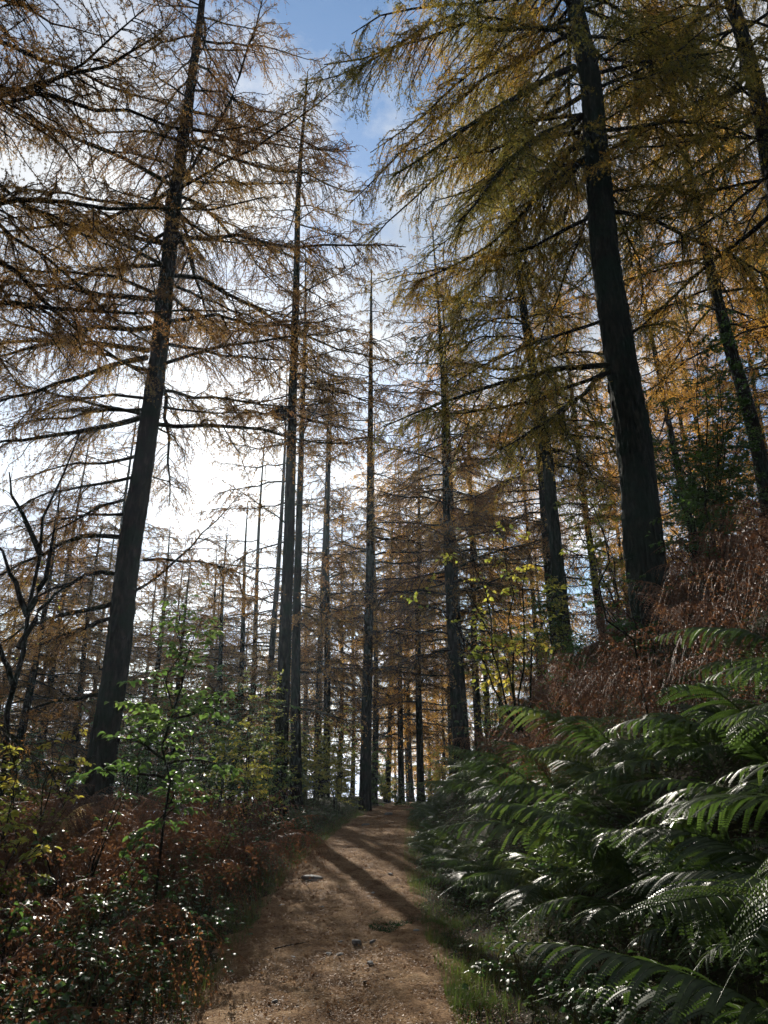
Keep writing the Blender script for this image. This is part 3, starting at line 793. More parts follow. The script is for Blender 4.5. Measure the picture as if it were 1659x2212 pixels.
# nest clump on the slim larch
def nest():
    rng = np.random.default_rng(3)
    c = at(606, 892, 20.3)
    n = 420
    d = unit(rng.normal(size=(n, 3))); r = rng.uniform(.12, .27, n)[:, None]
    a = d * r * [1, 1, .75]
    tdir = unit(np.cross(d, rng.normal(size=(n, 3)))) * rng.uniform(.08, .22, n)[:, None]
    P = np.stack([a - tdir, a, a + tdir], 1)
    mb = MB(); tubes(mb, P, np.full((n, 3), .008), 3)
    th, ph = np.meshgrid(np.linspace(0, 2 * PI, 15), np.linspace(0, PI, 9))
    rad = .2 * (1 + .15 * np.sin(3 * th + 2 * ph))
    v = np.stack([rad * np.sin(ph) * np.cos(th), rad * np.sin(ph) * np.sin(th), .75 * rad * np.cos(ph)], -1)
    idx = np.arange(v[..., 0].size).reshape(ph.shape)
    mb.add(v, np.stack([idx[:-1, :-1], idx[:-1, 1:], idx[1:, 1:], idx[1:, :-1]], -1).reshape(-1, 4))
    o = link('nest', mb.mesh('nest', M['twigs'])); o.location = c
    o['label'] = 'dark round twig nest lodged against the slim larch trunk'; o['category'] = 'nest'
nest()

# ------------------------------------------------------------------ broadleaved saplings and shrubs
def stems_from(dots, d0, d1=None):
    d1 = d0 if d1 is None else d1
    pp = np.array([at(u, v, d0 + (d1 - d0) * i / (len(dots) - 1)) for i, (u, v) in enumerate(dots)])
    c = np.r_[0, np.cumsum(np.linalg.norm(np.diff(pp, axis=0), axis=1))]
    s = np.linspace(0, c[-1], 9)
    return np.stack([np.interp(s, c, pp[:, j]) for j in range(3)], 1)
def broadleaf(name, label, cat, group, stems, r, mat, seed, leaf=.06, br=4.5, bl=.5, tw=7, lv=26, t0=.3, flat=.85, droop=.1, bare=0.0, ang=1.15, wid=.62, leaf_t0=.1, stem_mat='stem', tone=None):
    rng = np.random.default_rng(seed)
    P = np.array(stems, float)
    b = P[0, 0].copy(); b[2] = H(b[0], b[1])
    P = P - b
    for i in range(len(P)): P[i, 0, 2] = -.06 if abs(P[i, 0, 2]) < .8 else P[i, 0, 2]
    P[:, 1:-1] += rng.normal(0, .012, (len(P), 7, 3)) * plen(P)[:, None, None]
    st, tg, lf = MB(), MB(), MB()
    tubes(st, P, (np.full(len(P), r)[:, None]) * (1 - .8 * np.linspace(0, 1, 9)), 7)
    C, ci, ct = grow(P, rng, br, t0, 1, lambda t, ln: bl * (1.25 - .8 * t), 6, ang, droop, flat, -.1, .04)
    tubes(tg, C, np.repeat((.0025 + .006 * plen(C))[:, None], 6, 1) * np.linspace(1, .3, 6), 4)
    D, di, dt = grow(C, rng, tw, .15, .98, lambda t, ln: .12 + .25 * ln * (1 - .5 * t), 4, .8, droop, .9, 0, .05)
    tubes(tg, D, np.full((len(D), 4), .0018), 3)
    for Q, dn in ((C, lv * .8), (D, lv)):
        k = rng.random(len(Q)) > bare
        Q = Q[k]
        if not len(Q): continue
        n = rng.poisson(dn * plen(Q))
        idx = np.repeat(np.arange(len(Q)), n)
        t = rng.uniform(leaf_t0, 1, len(idx))
        pos, tan = interp(Q, idx, t)
        m = len(idx)
        sd = unit(np.cross(tan, UP) + 1e-4) * np.where(rng.random(m) < .5, -1, 1)[:, None]
        d = tan * .6 + sd + rng.normal(0, .25, (m, 3)) - UP * .2
        nr = UP + rng.normal(0, .35, (m, 3))
        leaves(lf, rng, pos + unit(d) * .012, d, nr, leaf, wid)
    e = thing(name, label, cat, tuple(b), 0, group)
    if tg.n: st.q += [q_ + st.n for q_ in tg.q]; st.v += tg.v; st.n += tg.n
    link('stems', st.mesh('stems', M[stem_mat], True), e)
    if lf.n: link('leaves', lf.mesh('leaves', M[mat]), e)
    return e
def wild_stems(x, y, n, h, spread, rng, droopy=0.):
    out_ = []
    for i in range(n):
        a = rng.uniform(0, 2 * PI); r = spread * rng.uniform(.4, 1)
        hh = h * rng.uniform(.7, 1.05)
        s = np.linspace(0, 1, 9)[:, None]
        dirv = np.array([math.cos(a), math.sin(a), 0])
        bx = x + .08 * math.cos(a), y + .08 * math.sin(a)
        p = np.array([bx[0], bx[1], H(*bx)]) + dirv * r * s ** 1.5 + UP * hh * (s - droopy * s ** 3)
        out_.append(p)
    return out_
G_SAP = 'leafy saplings and shrubs of the undergrowth'
sap = [stems_from([(345, 1830), (352, 1700), (360, 1600), (372, 1480), (385, 1380), (398, 1300)], 7.6, 8.0),
       stems_from([(358, 1590), (385, 1500), (400, 1420), (440, 1330)], 7.7, 8.1),
       stems_from([(356, 1640), (300, 1600), (240, 1590), (205, 1600)], 7.7, 7.6),
       stems_from([(357, 1680), (300, 1670), (240, 1665), (195, 1672)], 7.7, 7.4),
       stems_from([(356, 1650), (410, 1640), (460, 1645), (500, 1670)], 7.7, 7.6),
       stems_from([(362, 1560), (420, 1540), (460, 1500), (500, 1490)], 7.7, 7.9)]
broadleaf('sapling', 'bright green beech sapling with a dark crooked stem in front of the leaning larch', 'sapling', G_SAP, sap, .014, 'leaf', 21, leaf=.075, br=11, bl=.5, tw=9, lv=28, t0=.12, stem_mat='limb', ang=1.2)
hz = [stems_from([(1125, 1580), (1105, 1400), (1098, 1250), (1090, 1130)], 11, 11),
      stems_from([(1122, 1580), (1060, 1400), (1035, 1260), (1000, 1120)], 11, 10.6),
      stems_from([(1128, 1580), (1120, 1400), (1140, 1260), (1180, 1110)], 11, 10.6),
      stems_from([(1122, 1580), (1040, 1440), (960, 1320), (880, 1240)], 11, 10.8),
      stems_from([(1128, 1580), (1150, 1400), (1220, 1250), (1270, 1150)], 11, 10.8),
      stems_from([(1125, 1580), (1080, 1420), (1040, 1330), (960, 1180)], 11, 11.6)]
broadleaf('hazel_shrub', 'hazel with yellowing round leaves fanning out above the ferns right of the path', 'hazel shrub', G_SAP, hz, .016, 'leaf_y', 22, leaf=.075, br=4.5, bl=.55, tw=8, lv=18, t0=.25, wid=.85, stem_mat='limb', flat=.6)
bs = [stems_from([(1394, 1447), (1349, 1347), (1309, 1297), (1281, 1257), (1309, 1212), (1324, 1177), (1279, 1087), (1209, 987)], 7.6, 7.4)]
broadleaf('bare_sapling', 'single thin crooked bare stem arching across the thickest trunk', 'sapling', G_SAP, bs, .012, 'leaf_y', 23, leaf=.05, br=2.0, bl=.4, tw=3, lv=1.5, t0=.3, stem_mat='limb')
rng0 = np.random.default_rng(77)
spec = [  # x, y, stems, height, spread, leaf mat, label
 (-2.6, 13.0, 5, 2.3, .7, 'leaf_y', 'low yellow green shrub behind the bracken, left of the slim larch'),
 (-3.6, 15.5, 6, 3.4, .9, 'leaf_d', 'dark leafy shrub between the leaning larch and the slim larch'),
 (-2.45, 14.4, 6, 2.9, .5, 'leaf_y', 'clump of thin upright stems with sparse leaves in front of the slim larch'),
 (-2.5, 17.9, 5, 2.7, .7, 'leaf', 'pale green leafy sapling left of the bend in the path'),
 (-2.6, 20.5, 5, 3.6, .9, 'leaf_y', 'yellow leafed sapling behind the slim larch foot'),
 (-1.35, 23.5, 5, 2.8, .7, 'leaf_y', 'small shrub with yellow leaves at the foot of the path-bend larch'),
 (-5.4, 17.0, 6, 3.0, 1.0, 'leaf_d', 'dark shrub behind the foot of the large leaning larch'),
 (-4.6, 22.0, 6, 3.8, 1.1, 'leaf_d', 'tall dim shrub in the back of the left undergrowth'),
 (-8.0, 20.0, 6, 3.2, 1.2, 'leaf_d', 'dim shrub on the far left slope'),
 (-3.1, 5.2, 5, 1.0, .5, 'leaf', 'low bright green leafy plant in the left foreground bracken'),
 (-3.6, 8.4, 6, 1.7, .6, 'leaf_y', 'sunlit yellow green plant standing in the bracken at the left'),
 (-3.0, 6.2, 6, 1.3, .45, 'leaf_y', 'yellow green plant in the left bracken below the beech sapling'),
 (-2.4, 5.3, 5, .95, .4, 'leaf', 'fresh green plant between the brambles and the bracken'),
 (-4.9, 9.8, 5, 1.5, .6, 'leaf', 'fresh green plant at the left frame edge among bracken'),
 (-2.0, 3.9, 5, .6, .35, 'leaf', 'small fresh green herb near the lower left corner'),
 (-1.7, 5.6, 5, .55, .3, 'leaf_d', 'small dark herb leaning over the left path edge'),
 (-2.7, 7.4, 5, 1.1, .5, 'leaf', 'bright green plant under the right side of the beech sapling'),
 (-2.3, 6.4, 4, .9, .4, 'leaf_d', 'low leafy plant between bracken and brambles left of the path'),
 (-4.1, 6.8, 5, 1.2, .5, 'leaf', 'bright leafy plant at the left edge among bracken'),
 (-2.0, 9.4, 4, 1.0, .35, 'leaf', 'small upright nettle-like plant near the left path edge'),
 (-1.85, 11.6, 5, .8, .3, 'leaf', 'sunlit herb clump on the left path edge by the pale slab'),
 (-2.3, 4.2, 5, .7, .4, 'leaf_d', 'low dark leafy plant nearest the camera on the left'),
 (-3.2, 18.5, 7, 3.2, .9, 'leaf_d', 'dark bushy sapling left behind the slim larch'),
 (-4.4, 14.0, 7, 2.6, .9, 'leaf_d', 'dark bushy sapling just right of the leaning larch foot'),
 (-7.6, 15.0, 7, 2.8, 1.0, 'leaf_d', 'dark bush left of the leaning larch foot'),
 (-6.6, 24.0, 7, 4.2, 1.3, 'leaf_d', 'large dim bush behind the leaning larch'),
 (-10.5, 22.0, 7, 3.6, 1.3, 'leaf_d', 'dim bush behind the crooked leafless tree'),
 (-2.2, 27.0, 7, 3.4, 1.0, 'leaf_y', 'yellowish bush behind the path-bend larch on its left'),
 (-3.6, 31.0, 7, 3.8, 1.2, 'leaf_d', 'dim bush far back between the path-side larches'),
 (.55, 36.0, 6, 1.4, .8, 'leaf_d', 'low dark shrub at the inner side of the path bend'),
 (-3.4, 37.0, 8, 3.2, 1.5, 'leaf_d', 'dark broad bush beyond the slim larch, near its right side'),
 (-1.7, 40.5, 8, 2.8, 1.3, 'leaf_y', 'broad yellow green bush just left of the crest behind the path-bend larch'),
 (-5.4, 35.0, 8, 3.4, 1.6, 'leaf_d', 'dark broad bush beyond the slim larch, left of it'),
 (-7.6, 33.0, 8, 3.6, 1.6, 'leaf_d', 'dark broad bush far behind the green beech sapling'),
 (-10.5, 34.0, 8, 4.2, 1.8, 'leaf_d', 'dark broad bush far behind the leaning larch foot'),
 (5.0, 11.3, 7, 1.7, .8, 'leaf_d', 'dark green shrub among bracken below the thickest trunk on its right'),
 (3.7, 10.8, 7, 1.5, .8, 'leaf_d', 'dark green shrub among bracken below the thickest trunk on its left'),
 (2.9, 12.6, 7, 1.7, .8, 'leaf_d', 'dark green shrub at the upper edge of the ferns mid bank'),
 (5.6, 13.4, 7, 2.2, .9, 'leaf_d', 'dark leafy shrub right behind the foot of the thickest trunk'),
 (-9.5, 44.0, 7, 4.2, 2.0, 'leaf_d', 'wide dim thicket in the distance left of the slim larch'),
 (-6.0, 48.0, 7, 4.0, 2.0, 'leaf_d', 'wide thicket in the distance between slim larch and path-bend larch'),
 (-2.6, 50.0, 7, 3.2, 2.0, 'leaf_y', 'distant thicket just left of the path crest'),
 (-14.5, 46.0, 7, 5.0, 2.2, 'leaf_d', 'wide dim thicket in the distance behind the leaning larch'),
 (-19.5, 44.0, 7, 5.5, 2.2, 'leaf_d', 'wide dim thicket in the distance at the far left'),
 (.4, 58.0, 7, 3.4, 2.0, 'leaf_y', 'yellow thicket beyond the path crest, left one'),
 (3.6, 60.0, 7, 4.2, 2.2, 'leaf_y', 'yellow thicket beyond the path crest, right one'),
 (7.5, 52.0, 7, 3.6, 2.0, 'leaf_y', 'yellow thicket far up the slope right of the crest'),
 (-.6, 33.0, 6, 2.6, .9, 'leaf', 'green bush left of the path crest'),
 (.0, 42.0, 6, 2.8, 1.0, 'leaf_y', 'yellow green bush behind the path crest larches'),
 (2.9, 40.0, 6, 2.6, 1.0, 'leaf_y', 'yellow bush to the right of the path crest'),
 (2.1, 16.0, 6, 1.6, .8, 'leaf_d', 'dark green shrub between ferns and the path bend on the right'),
 (2.6, 19.5, 6, 2.6, .9, 'leaf_y', 'yellow leafed shrub at the foot of the dark larch on the bank'),
 (3.6, 15.2, 5, 2.6, .9, 'leaf_d', 'dark leafed shrub left of the leaning larch foot'),
 (4.3, 23.0, 6, 3.0, 1.1, 'leaf_y', 'yellow green shrub above the dark larch on the bank'),
 (6.3, 14.2, 6, 5.2, 1.6, 'leaf_d', 'tall dense leafy sapling on the bank right of the thickest trunk'),
 (7.7, 16.5, 6, 5.8, 1.7, 'leaf_d', 'tall leafy sapling on the bank beside the right edge larch'),
 (5.5, 17.6, 5, 4.2, 1.2, 'leaf_y', 'yellow green sapling in the gap right of the thickest trunk'),
 (3.9, 18.0, 5, 3.4, 1.0, 'leaf_y', 'sapling with sparse yellow leaves behind the leaning larch'),
 (-12.5, 26.0, 6, 4.0, 1.5, 'leaf_d', 'dim bush far down the left slope'),
]
for i, (x, y, n, h, sp, mt, lab) in enumerate(spec):
    big = y > 26; sp *= 1.15
    broadleaf('leafy_shrub', lab, 'shrub', G_SAP, wild_stems(x, y, n, h, sp, rng0), .012 if h < 4 else .02, mt, 300 + i, leaf=.13 if y > 43 else .085 if big else .062, br=4.5 if h < 4 else 5, bl=.16 * h + .12, tw=9, lv=34 if y < 13 or y > 32 else 30, t0=.1, wid=.7, stem_mat='limb', flat=.7)
# bare crooked tree at the far left
bt = [stems_from([(5, 1780), (25, 1500), (45, 1380), (70, 1290), (95, 1180), (120, 1060), (150, 1010), (175, 930)], 12, 12),
      stems_from([(60, 1330), (40, 1270), (10, 1210), (-15, 1150)], 12, 12), stems_from([(62, 1320), (90, 1270), (110, 1200), (120, 1120)], 12, 11.8),
      stems_from([(40, 1400), (70, 1340), (110, 1290), (160, 1260)], 12, 12.2), stems_from([(88, 1200), (60, 1130), (30, 1080), (20, 1020)], 12, 12.2),
      stems_from([(30, 1480), (0, 1400), (-20, 1330)], 12, 12.2)]
broadleaf('bare_tree', 'crooked nearly leafless tree at the far left edge', 'tree', 'bare tree', bt, .055, 'leaf_y', 31, leaf=.05, br=4.0, bl=.7, tw=6, lv=1.2, t0=.1, stem_mat='bark', ang=.7, flat=.5)

# ------------------------------------------------------------------ ferns
def frond(seed, L_=1.2, e0=65, e1=-35, npn=23, wmax=.30, droop=.42, npl=26, dead=False, curve=0.0, fine=True):
    """one frond along +X from the origin: stalk and toothed leaflets"""
    rng = np.random.default_rng(seed)
    K = 24
    s = np.linspace(0, 1, K)
    el = np.radians(e0 + (e1 - e0) * s ** 1.15)
    step = L_ / (K - 1)
    x = np.r_[0, np.cumsum(np.cos(el[:-1]) * step)]; z = np.r_[0, np.cumsum(np.sin(el[:-1]) * step)]
    y = curve * x * x
    R = np.stack([x, y, z], 1)[None]
    lf = MB()
    tubes(lf, R, (.0052 * (1 - .8 * s))[None] * (1.2 if dead else 1), 5)
    stalk_n = lf.n
    t = np.linspace(.2, .985, npn); t = np.repeat(t, 2)
    sg = np.tile([-1., 1.], npn)
    m = len(t)
    t = np.clip(t + rng.normal(0, .004, m), .15, .99)
    keep = rng.random(m) > (.1 if dead else .03)
    t, sg = t[keep], sg[keep]; m = len(t)
    pos, tan = interp(R, np.zeros(m, int), t)
    tn = (t - .2) / .785
    Lp = wmax * (np.sin(PI * np.clip(tn * .86 + .13, 0, 1)) ** .8) * np.where(tn > .45, (1 - (tn - .45) / .58) ** .75, 1) * L_ / 1.2
    Lp = np.maximum(Lp, .012) * rng.uniform(.9, 1.06, m) * (rng.uniform(.55, 1.1, m) if dead else 1)
    side = unit(np.cross(tan, np.array([0, 0, 1.])) + 1e-5) * sg[:, None] * -1
    nrm = np.cross(tan, side) * sg[:, None]
    nrm = np.where(nrm[:, 2:3] < 0, -nrm, nrm)
    fw = .38 + .35 * tn
    d = unit(side + tan * fw[:, None] + nrm * rng.normal(.1, .08, m)[:, None] + rng.normal(0, .06 if not dead else .35, (m, 3)))
    k = 7
    q = np.linspace(0, 1, k)
    C = pos[:, None] + d[:, None] * (Lp[:, None] * q)[..., None]
    dr = droop * rng.uniform(.75, 1.3, m) * (1.6 if dead else 1)
    C[:, :, 2] -= (dr * Lp)[:, None] * q ** 2.0
    # shorten sideways reach as it hangs
    tubes(lf, C, (np.full(m, .0016)[:, None] * (1 - .7 * q)), 3)
    # leaflets as toothed lobes along each pinna
    n = np.maximum((npl * np.sqrt(Lp / Lp.max())).astype(int), 3)
    idx = np.repeat(np.arange(m), n * 2)
    tt = np.concatenate([np.repeat((np.arange(a) + .6) / a, 2) for a in n])
    s2 = np.concatenate([np.tile([-1., 1.], a) for a in n])
    if dead:
        kk = rng.random(len(idx)) > .2
        idx, tt, s2 = idx[kk], tt[kk], s2[kk]
    p2, t2 = interp(C, idx, tt)
    nn = nrm[idx]
    sd2 = unit(np.cross(t2, nn)) * s2[:, None]
    wl = np.minimum(Lp[idx] * (.10 if not dead else .13), .019 if not dead else .017) * (1 - .7 * tt) + .003
    if dead: wl = wl * rng.uniform(.5, 1.3, len(idx)); sd2 = unit(sd2 + rng.normal(0, .6, sd2.shape))
    sp = (Lp[idx] / n[idx]) * (.56 if not dead else .45)
    dn = unit(np.cross(sd2, t2)); dn = np.where((dn * nn).sum(1, keepdims=True) < 0, -dn, dn)
    lift = -.28 if not dead else -.6
    a = p2 - t2 * sp[:, None] * .75
    b = p2 + sd2 * wl[:, None] * .75 + t2 * sp[:, None] * -.35 + dn * wl[:, None] * .12
    c = p2 + sd2 * wl[:, None] * 1.0 + t2 * sp[:, None] * .55 + dn * wl[:, None] * lift
    e = p2 + t2 * sp[:, None] * .75 + sd2 * wl[:, None] * .1
    v = np.stack([a, b, c, e], 1)
    i = np.arange(len(idx))[:, None] * 4
    lf.add(v, i + np.array([0, 1, 2, 3]))
    return lf
def green_mesh(i, **kw): return frond(400 + i, **kw).mesh('frond', M['fern'])
# shapes of living and dead fronds
FG = [green_mesh(0, L_=1.25, e0=60, e1=-26, npn=26), green_mesh(1, L_=1.4, e0=52, e1=-20, curve=.12, npn=30), green_mesh(2, L_=1.15, e0=70, e1=-38, curve=-.16), green_mesh(3, L_=1.3, e0=44, e1=-34, curve=.08, npn=27),
      green_mesh(4, L_=1.0, e0=74, e1=-5, droop=.3), green_mesh(5, L_=1.45, e0=42, e1=-18, curve=-.08, npn=32, wmax=.27), green_mesh(6, L_=.95, e0=50, e1=-50, curve=.2, npn=20, wmax=.34), green_mesh(7, L_=1.3, e0=64, e1=-30, curve=-.2, npn=25, wmax=.25, droop=.6)]
FD = [frond(500 + i, L_=l, e0=a, e1=b, npn=17, wmax=.34, droop=.95, npl=15, dead=True, curve=c).mesh('frond', M['bracken']) for i, (l, a, b, c) in
      enumerate([(1.2, 78, -30, .1), (1.3, 72, -55, -.1), (1.05, 82, -10, .15), (1.25, 66, -70, 0), (1.1, 75, -50, -.2), (.95, 60, -75, .1)])]
def fern_plant(name, label, cat, group, x, y, n, size, bias, spread, rng, meshes, mat=None, tilt=0.0, z=None):
    e = thing(name, label, cat, (x, y, (H(x, y) if z is None else z) - .03), 0, group)
    for i in range(n):
        a = bias + spread * (2 * (i + rng.uniform(.1, .9)) / n - 1)
        o = link('frond', meshes[rng.integers(len(meshes))], e)
        o.rotation_euler = (rng.normal(0, .12), rng.normal(-.05, .14) + tilt, a)
        sc = size * rng.uniform(.75, 1.15)
        o.scale = (sc, sc, sc)
        o.location = (.04 * math.cos(a), .04 * math.sin(a), rng.uniform(-.03, .03))
        if mat is None and meshes is FG and rng.random() < .015:
            o.material_slots[0].link = 'OBJECT'; o.material_slots[0].material = M['bracken']
        if mat is not None:
            o.material_slots[0].link = 'OBJECT'; o.material_slots[0].material = mat
    return e
ORD = 'nearest second third fourth fifth sixth seventh eighth ninth tenth eleventh twelfth thirteenth fourteenth fifteenth sixteenth seventeenth eighteenth nineteenth twentieth twenty-first twenty-second twenty-third twenty-fourth twenty-fifth twenty-sixth twenty-seventh twenty-eighth twenty-ninth thirtieth'.split()
def ordw(i, first='nearest'): return first if i == 0 else ORD[min(i, 29)]
rf = np.random.default_rng(9)
def where_right(x, y, s):
    a = ('right at the camera in the lower right corner' if y < 3.2 else 'in the foreground of the right bank' if y < 5 else 'in the middle of the right bank' if y < 9
         else 'partway along the right bank' if y < 14 else 'at the far end of the right bank by the path bend')
    b = 'low by the grass verge' if s < .7 else 'on the lower slope' if s < 1.6 else 'on the mid slope' if s < 2.6 else 'high on the slope'
    return a, b
nf = 0
ferns = []
y = 1.9
row = 0
while y < 27:
    k_ = 0
    step = .62 if y < 7 else .85 if y < 13 else 1.25
    s = np.interp(y, [0, 3.5, 6, 8, 13], [.5, .8, .85, .4, .12]) + rf.uniform(0, .2)
    smax = 1.9 if y < 5 else 1.75 if y < 9 else 1.6 if y < 14 else 1.3
    while s < smax:
        x = pcen(y) + phw(y) + .22 + s + rf.normal(0, .08)
        yy = y + rf.normal(0, .15)
        if math.hypot(x, yy) > 2.0:
            ferns.append((float(x), float(yy), s, row, k_)); k_ += 1
        s += step * rf.uniform(.75, 1.15)
    y += step * rf.uniform(.8, 1.1)
    row += k_ > 0
for x, y, s, row, k_ in ferns:
    size = rf.uniform(.7, 1.15) * (.65 if s < .6 else 1) * 1.0
    fern_plant('fern', f'glossy green fern, {ordw(k_, "first")} up from the verge in the {ordw(row)} row of the right bank', 'fern', 'green ferns covering the right bank', x, y, 8 if y < 14 else 7, size, math.radians(205), math.radians(120), rf, FG, tilt=.12)
for x, y, sz, lab in [(1.45, 1.75, .9, 'glossy green fern filling the bottom right corner of the view'), (1.6, 2.3, 1.0, 'glossy green fern just above the one in the bottom right corner'), (1.4, 2.6, .75, 'low glossy green fern left of the bottom right corner'), (1.9, 2.9, 1.1, 'large fern whose fronds cross the right frame edge low down')]:
    fern_plant('fern', lab, 'fern', 'green ferns covering the right bank', x, y, 9, sz, math.radians(190), math.radians(130), rf, FG)
print('ferns', len(ferns))
# rusty bracken on the upper right bank
nb_ = 0
for row, y in enumerate(np.arange(4.6, 17, .8)):
    for k_, s in enumerate(np.arange(2.0 if y < 9 else 1.7, 6.5, .8)):
        x = float(pcen(y) + phw(y) + .22 + s + rf.normal(0, .2)); yy = float(y + rf.normal(0, .2))
        if math.hypot(x - 4.3, yy - 12.5) < .5: continue
        lab = f'rust brown dead bracken above the ferns, {ordw(row)} row up the bank, {ordw(k_, "first")} from the left'
        fern_plant('bracken', lab, 'bracken', 'dead bracken on the right bank', x, yy, 7, rf.uniform(.95, 1.25), math.radians(220), PI, rf, FD)
        nb_ += 1
# dead bracken on the left
for row, y in enumerate(np.arange(3.4, 13.6, .62)):
    for k_, lo in enumerate(np.arange(.6, 5.4, .68)):
        x = float(pcen(y) - phw(y) - lo + rf.normal(0, .16)); yy = float(y + rf.normal(0, .16))
        if abs(x) > .62 * yy + .6 or math.hypot(x, yy) < 3.0: continue
        if math.hypot(x + 5.1, yy - 14) < .5: continue
        near = yy < 7
        if yy < 6.5 and rf.random() < (.62 if yy < 5 else .3): continue
        if lo < 1 and rf.random() < .4: continue
        lab = f'rust red dead bracken left of the path, {ordw(row)} row, {ordw(k_, "first")} out from the path edge'
        fern_plant('bracken', lab, 'bracken', 'dead bracken left of the path', x, yy, 7, rf.uniform(1.0, 1.45), rf.uniform(0, 6), PI, rf, FD)
        nb_ += 1
print('bracken', nb_)
g_ = at(118, 1760, 8.2)
fern_plant('bracken', 'pale straw coloured bracken frond catching the sun at the far left', 'bracken', None, g_[0], 8.2, 4, .62, 1.2, 1.2, rf, [FD[2]], M['straw'], -.25, z=max(H(g_[0], 8.2), g_[2] - .35))

# ------------------------------------------------------------------ brambles
def bramble(label, group, x, y, n, r, rng):
    e = thing('bramble', label, 'bramble', (x, y, H(x, y) - .02), 0, group)
    st, lf = MB(), MB()
    s = np.linspace(0, 1, 8)[None]
    a = rng.uniform(0, 2 * PI, n); L_ = r * rng.uniform(.6, 1.2, n)[:, None]
    hh = rng.uniform(.25, .65, n)[:, None]
    P = np.stack([np.cos(a)[:, None] * L_ * s, np.sin(a)[:, None] * L_ * s, hh * np.sin(s * PI * .85) * 1.1], -1)
    for i in range(n):
        for j in range(8):
            P[i, j, 2] += H(x + P[i, j, 0], y + P[i, j, 1]) - H(x, y)
    tubes(st, P, np.full((n, 8), .0035) * np.linspace(1, .5, 8), 4)
    m = n * 15
    idx = rng.integers(0, n, m); t = rng.uniform(.08, 1, m)
    pos, tan = interp(P, idx, t)
    sd = unit(np.cross(tan, UP)) * np.where(rng.random(m) < .5, -1, 1)[:, None]
    pd = unit(sd + tan * .4 + UP * rng.uniform(-.1, .7, m)[:, None])
    tip = pos + pd * .06
    tubes(st, np.stack([pos, tip], 1), np.full((m, 2), .0015), 3)
    nr = UP + rng.normal(0, .45, (m, 3))
    for da in (0, .95, -.95):
        d = pd * [1, 1, .2] * math.cos(da) + np.cross(UP, pd) * math.sin(da) - UP * .12
        leaves(lf, rng, tip, d, nr, .040, .72, .12, .2)
    link('stems', st.mesh('stems', M['rachis']), e); link('leaves', lf.mesh('leaves', M['bramble']), e)
rb = np.random.default_rng(15)
for row, y in enumerate(np.arange(2.9, 9.5, .62)):
    for k_, lo in enumerate(np.arange(.35, 2.8 if y < 5.2 else .8, .7)):
        x = float(pcen(y) - phw(y) - lo + rb.normal(0, .12)); yy = float(y + rb.normal(0, .12))
        if abs(x) > .6 * yy + .5 or math.hypot(x, yy) < 2.9: continue
        lab = f'glossy bramble left of the path, {ordw(row)} to the camera, {ordw(k_, "first")} out from the path edge'
        bramble(lab, 'brambles left of the path', x, yy, 8, .5, rb)
for x, y, lab in [(.98, 6.1, 'bright glossy bramble on the grass at the right edge of the path'), (1.3, 6.9, 'glossy bramble on the right verge beside a longer grass tuft'), (1.05, 4.3, 'small glossy bramble on the right grass verge nearest the camera'), (1.15, 5.2, 'small glossy bramble on the right verge below the ferns'), (1.05, 3.2, 'bramble in front of the lower right ferns'), (-1.75, 11.2, 'glossy bramble at the sunny spot on the left path edge'), (-1.85, 13.0, 'leafy bramble on the left path edge beyond the sunny spot'), (-1.6, 15.2, 'dim bramble on the left path edge before the bend')]:
    bramble(lab, None, x, y, 8, .38, rb)

# ------------------------------------------------------------------ grass, leaf litter, ground cover (uncountable)
def blades(n, fx, hfun, wd, rng, bend=.5):
    x, y = fx(n)
    z = hbase(x, y)
    h = hfun(x, y, rng)
    a = rng.uniform(0, 2 * PI, len(x)); d = np.stack([np.cos(a), np.sin(a), 0 * a], 1)
    w = np.stack([-np.sin(a), np.cos(a), 0 * a], 1) * (wd * rng.uniform(.6, 1.3, len(x)))[:, None]
    b = np.stack([x, y, z - .02], 1)
    bn = (bend * rng.uniform(.3, 1.5, len(x)) * h)[:, None]
    m1 = b + UP * (h * .55)[:, None] + d * bn * .3
    t = b + UP * (h * .95)[:, None] + d * bn
    v = np.stack([b - w, b + w, m1 - w * .8, m1 + w * .8, t], 1)
    i = np.arange(len(x))[:, None] * 5
    return v.reshape(-1, 3), i + np.array([0, 1, 3, 2]), i + np.array([2, 3, 4])
rg = np.random.default_rng(33)
def verge(side, y0, y1, wdt):
    def f(n):
        y = y0 + (y1 - y0) * rg.random(n) ** 1.4
        off = np.abs(rg.normal(0, wdt, n)) - .16
        cl = np.sin(y * 5.1) * np.sin(y * 2.3 + off * 4)
        k = (cl + rg.normal(0, .45, n) > -.05)
        y, off = y[k], off[k]
        x = pcen(y) + side * (phw(y) * .97 + off)
        return x, y
    return f
mb = MB()
mb.add(*blades(26000, verge(1, 1.6, 26, .26), lambda x, y, r: r.uniform(.02, .09, len(x)) + .14 * (r.random(len(x)) < .1), .0022, rg))
mb.add(*blades(30000, verge(1, 2.0, 9, .55), lambda x, y, r: r.uniform(.03, .12, len(x)), .0022, rg))
mb.add(*blades(16000, verge(-1, 2.5, 26, .22), lambda x, y, r: r.uniform(.03, .12, len(x)) + .15 * (r.random(len(x)) < .12), .0022, rg))
o = link('grass', mb.mesh('grass', M['grass'])); o['kind'] = 'stuff'; o['label'] = 'short and straggling grass along both verges of the path'
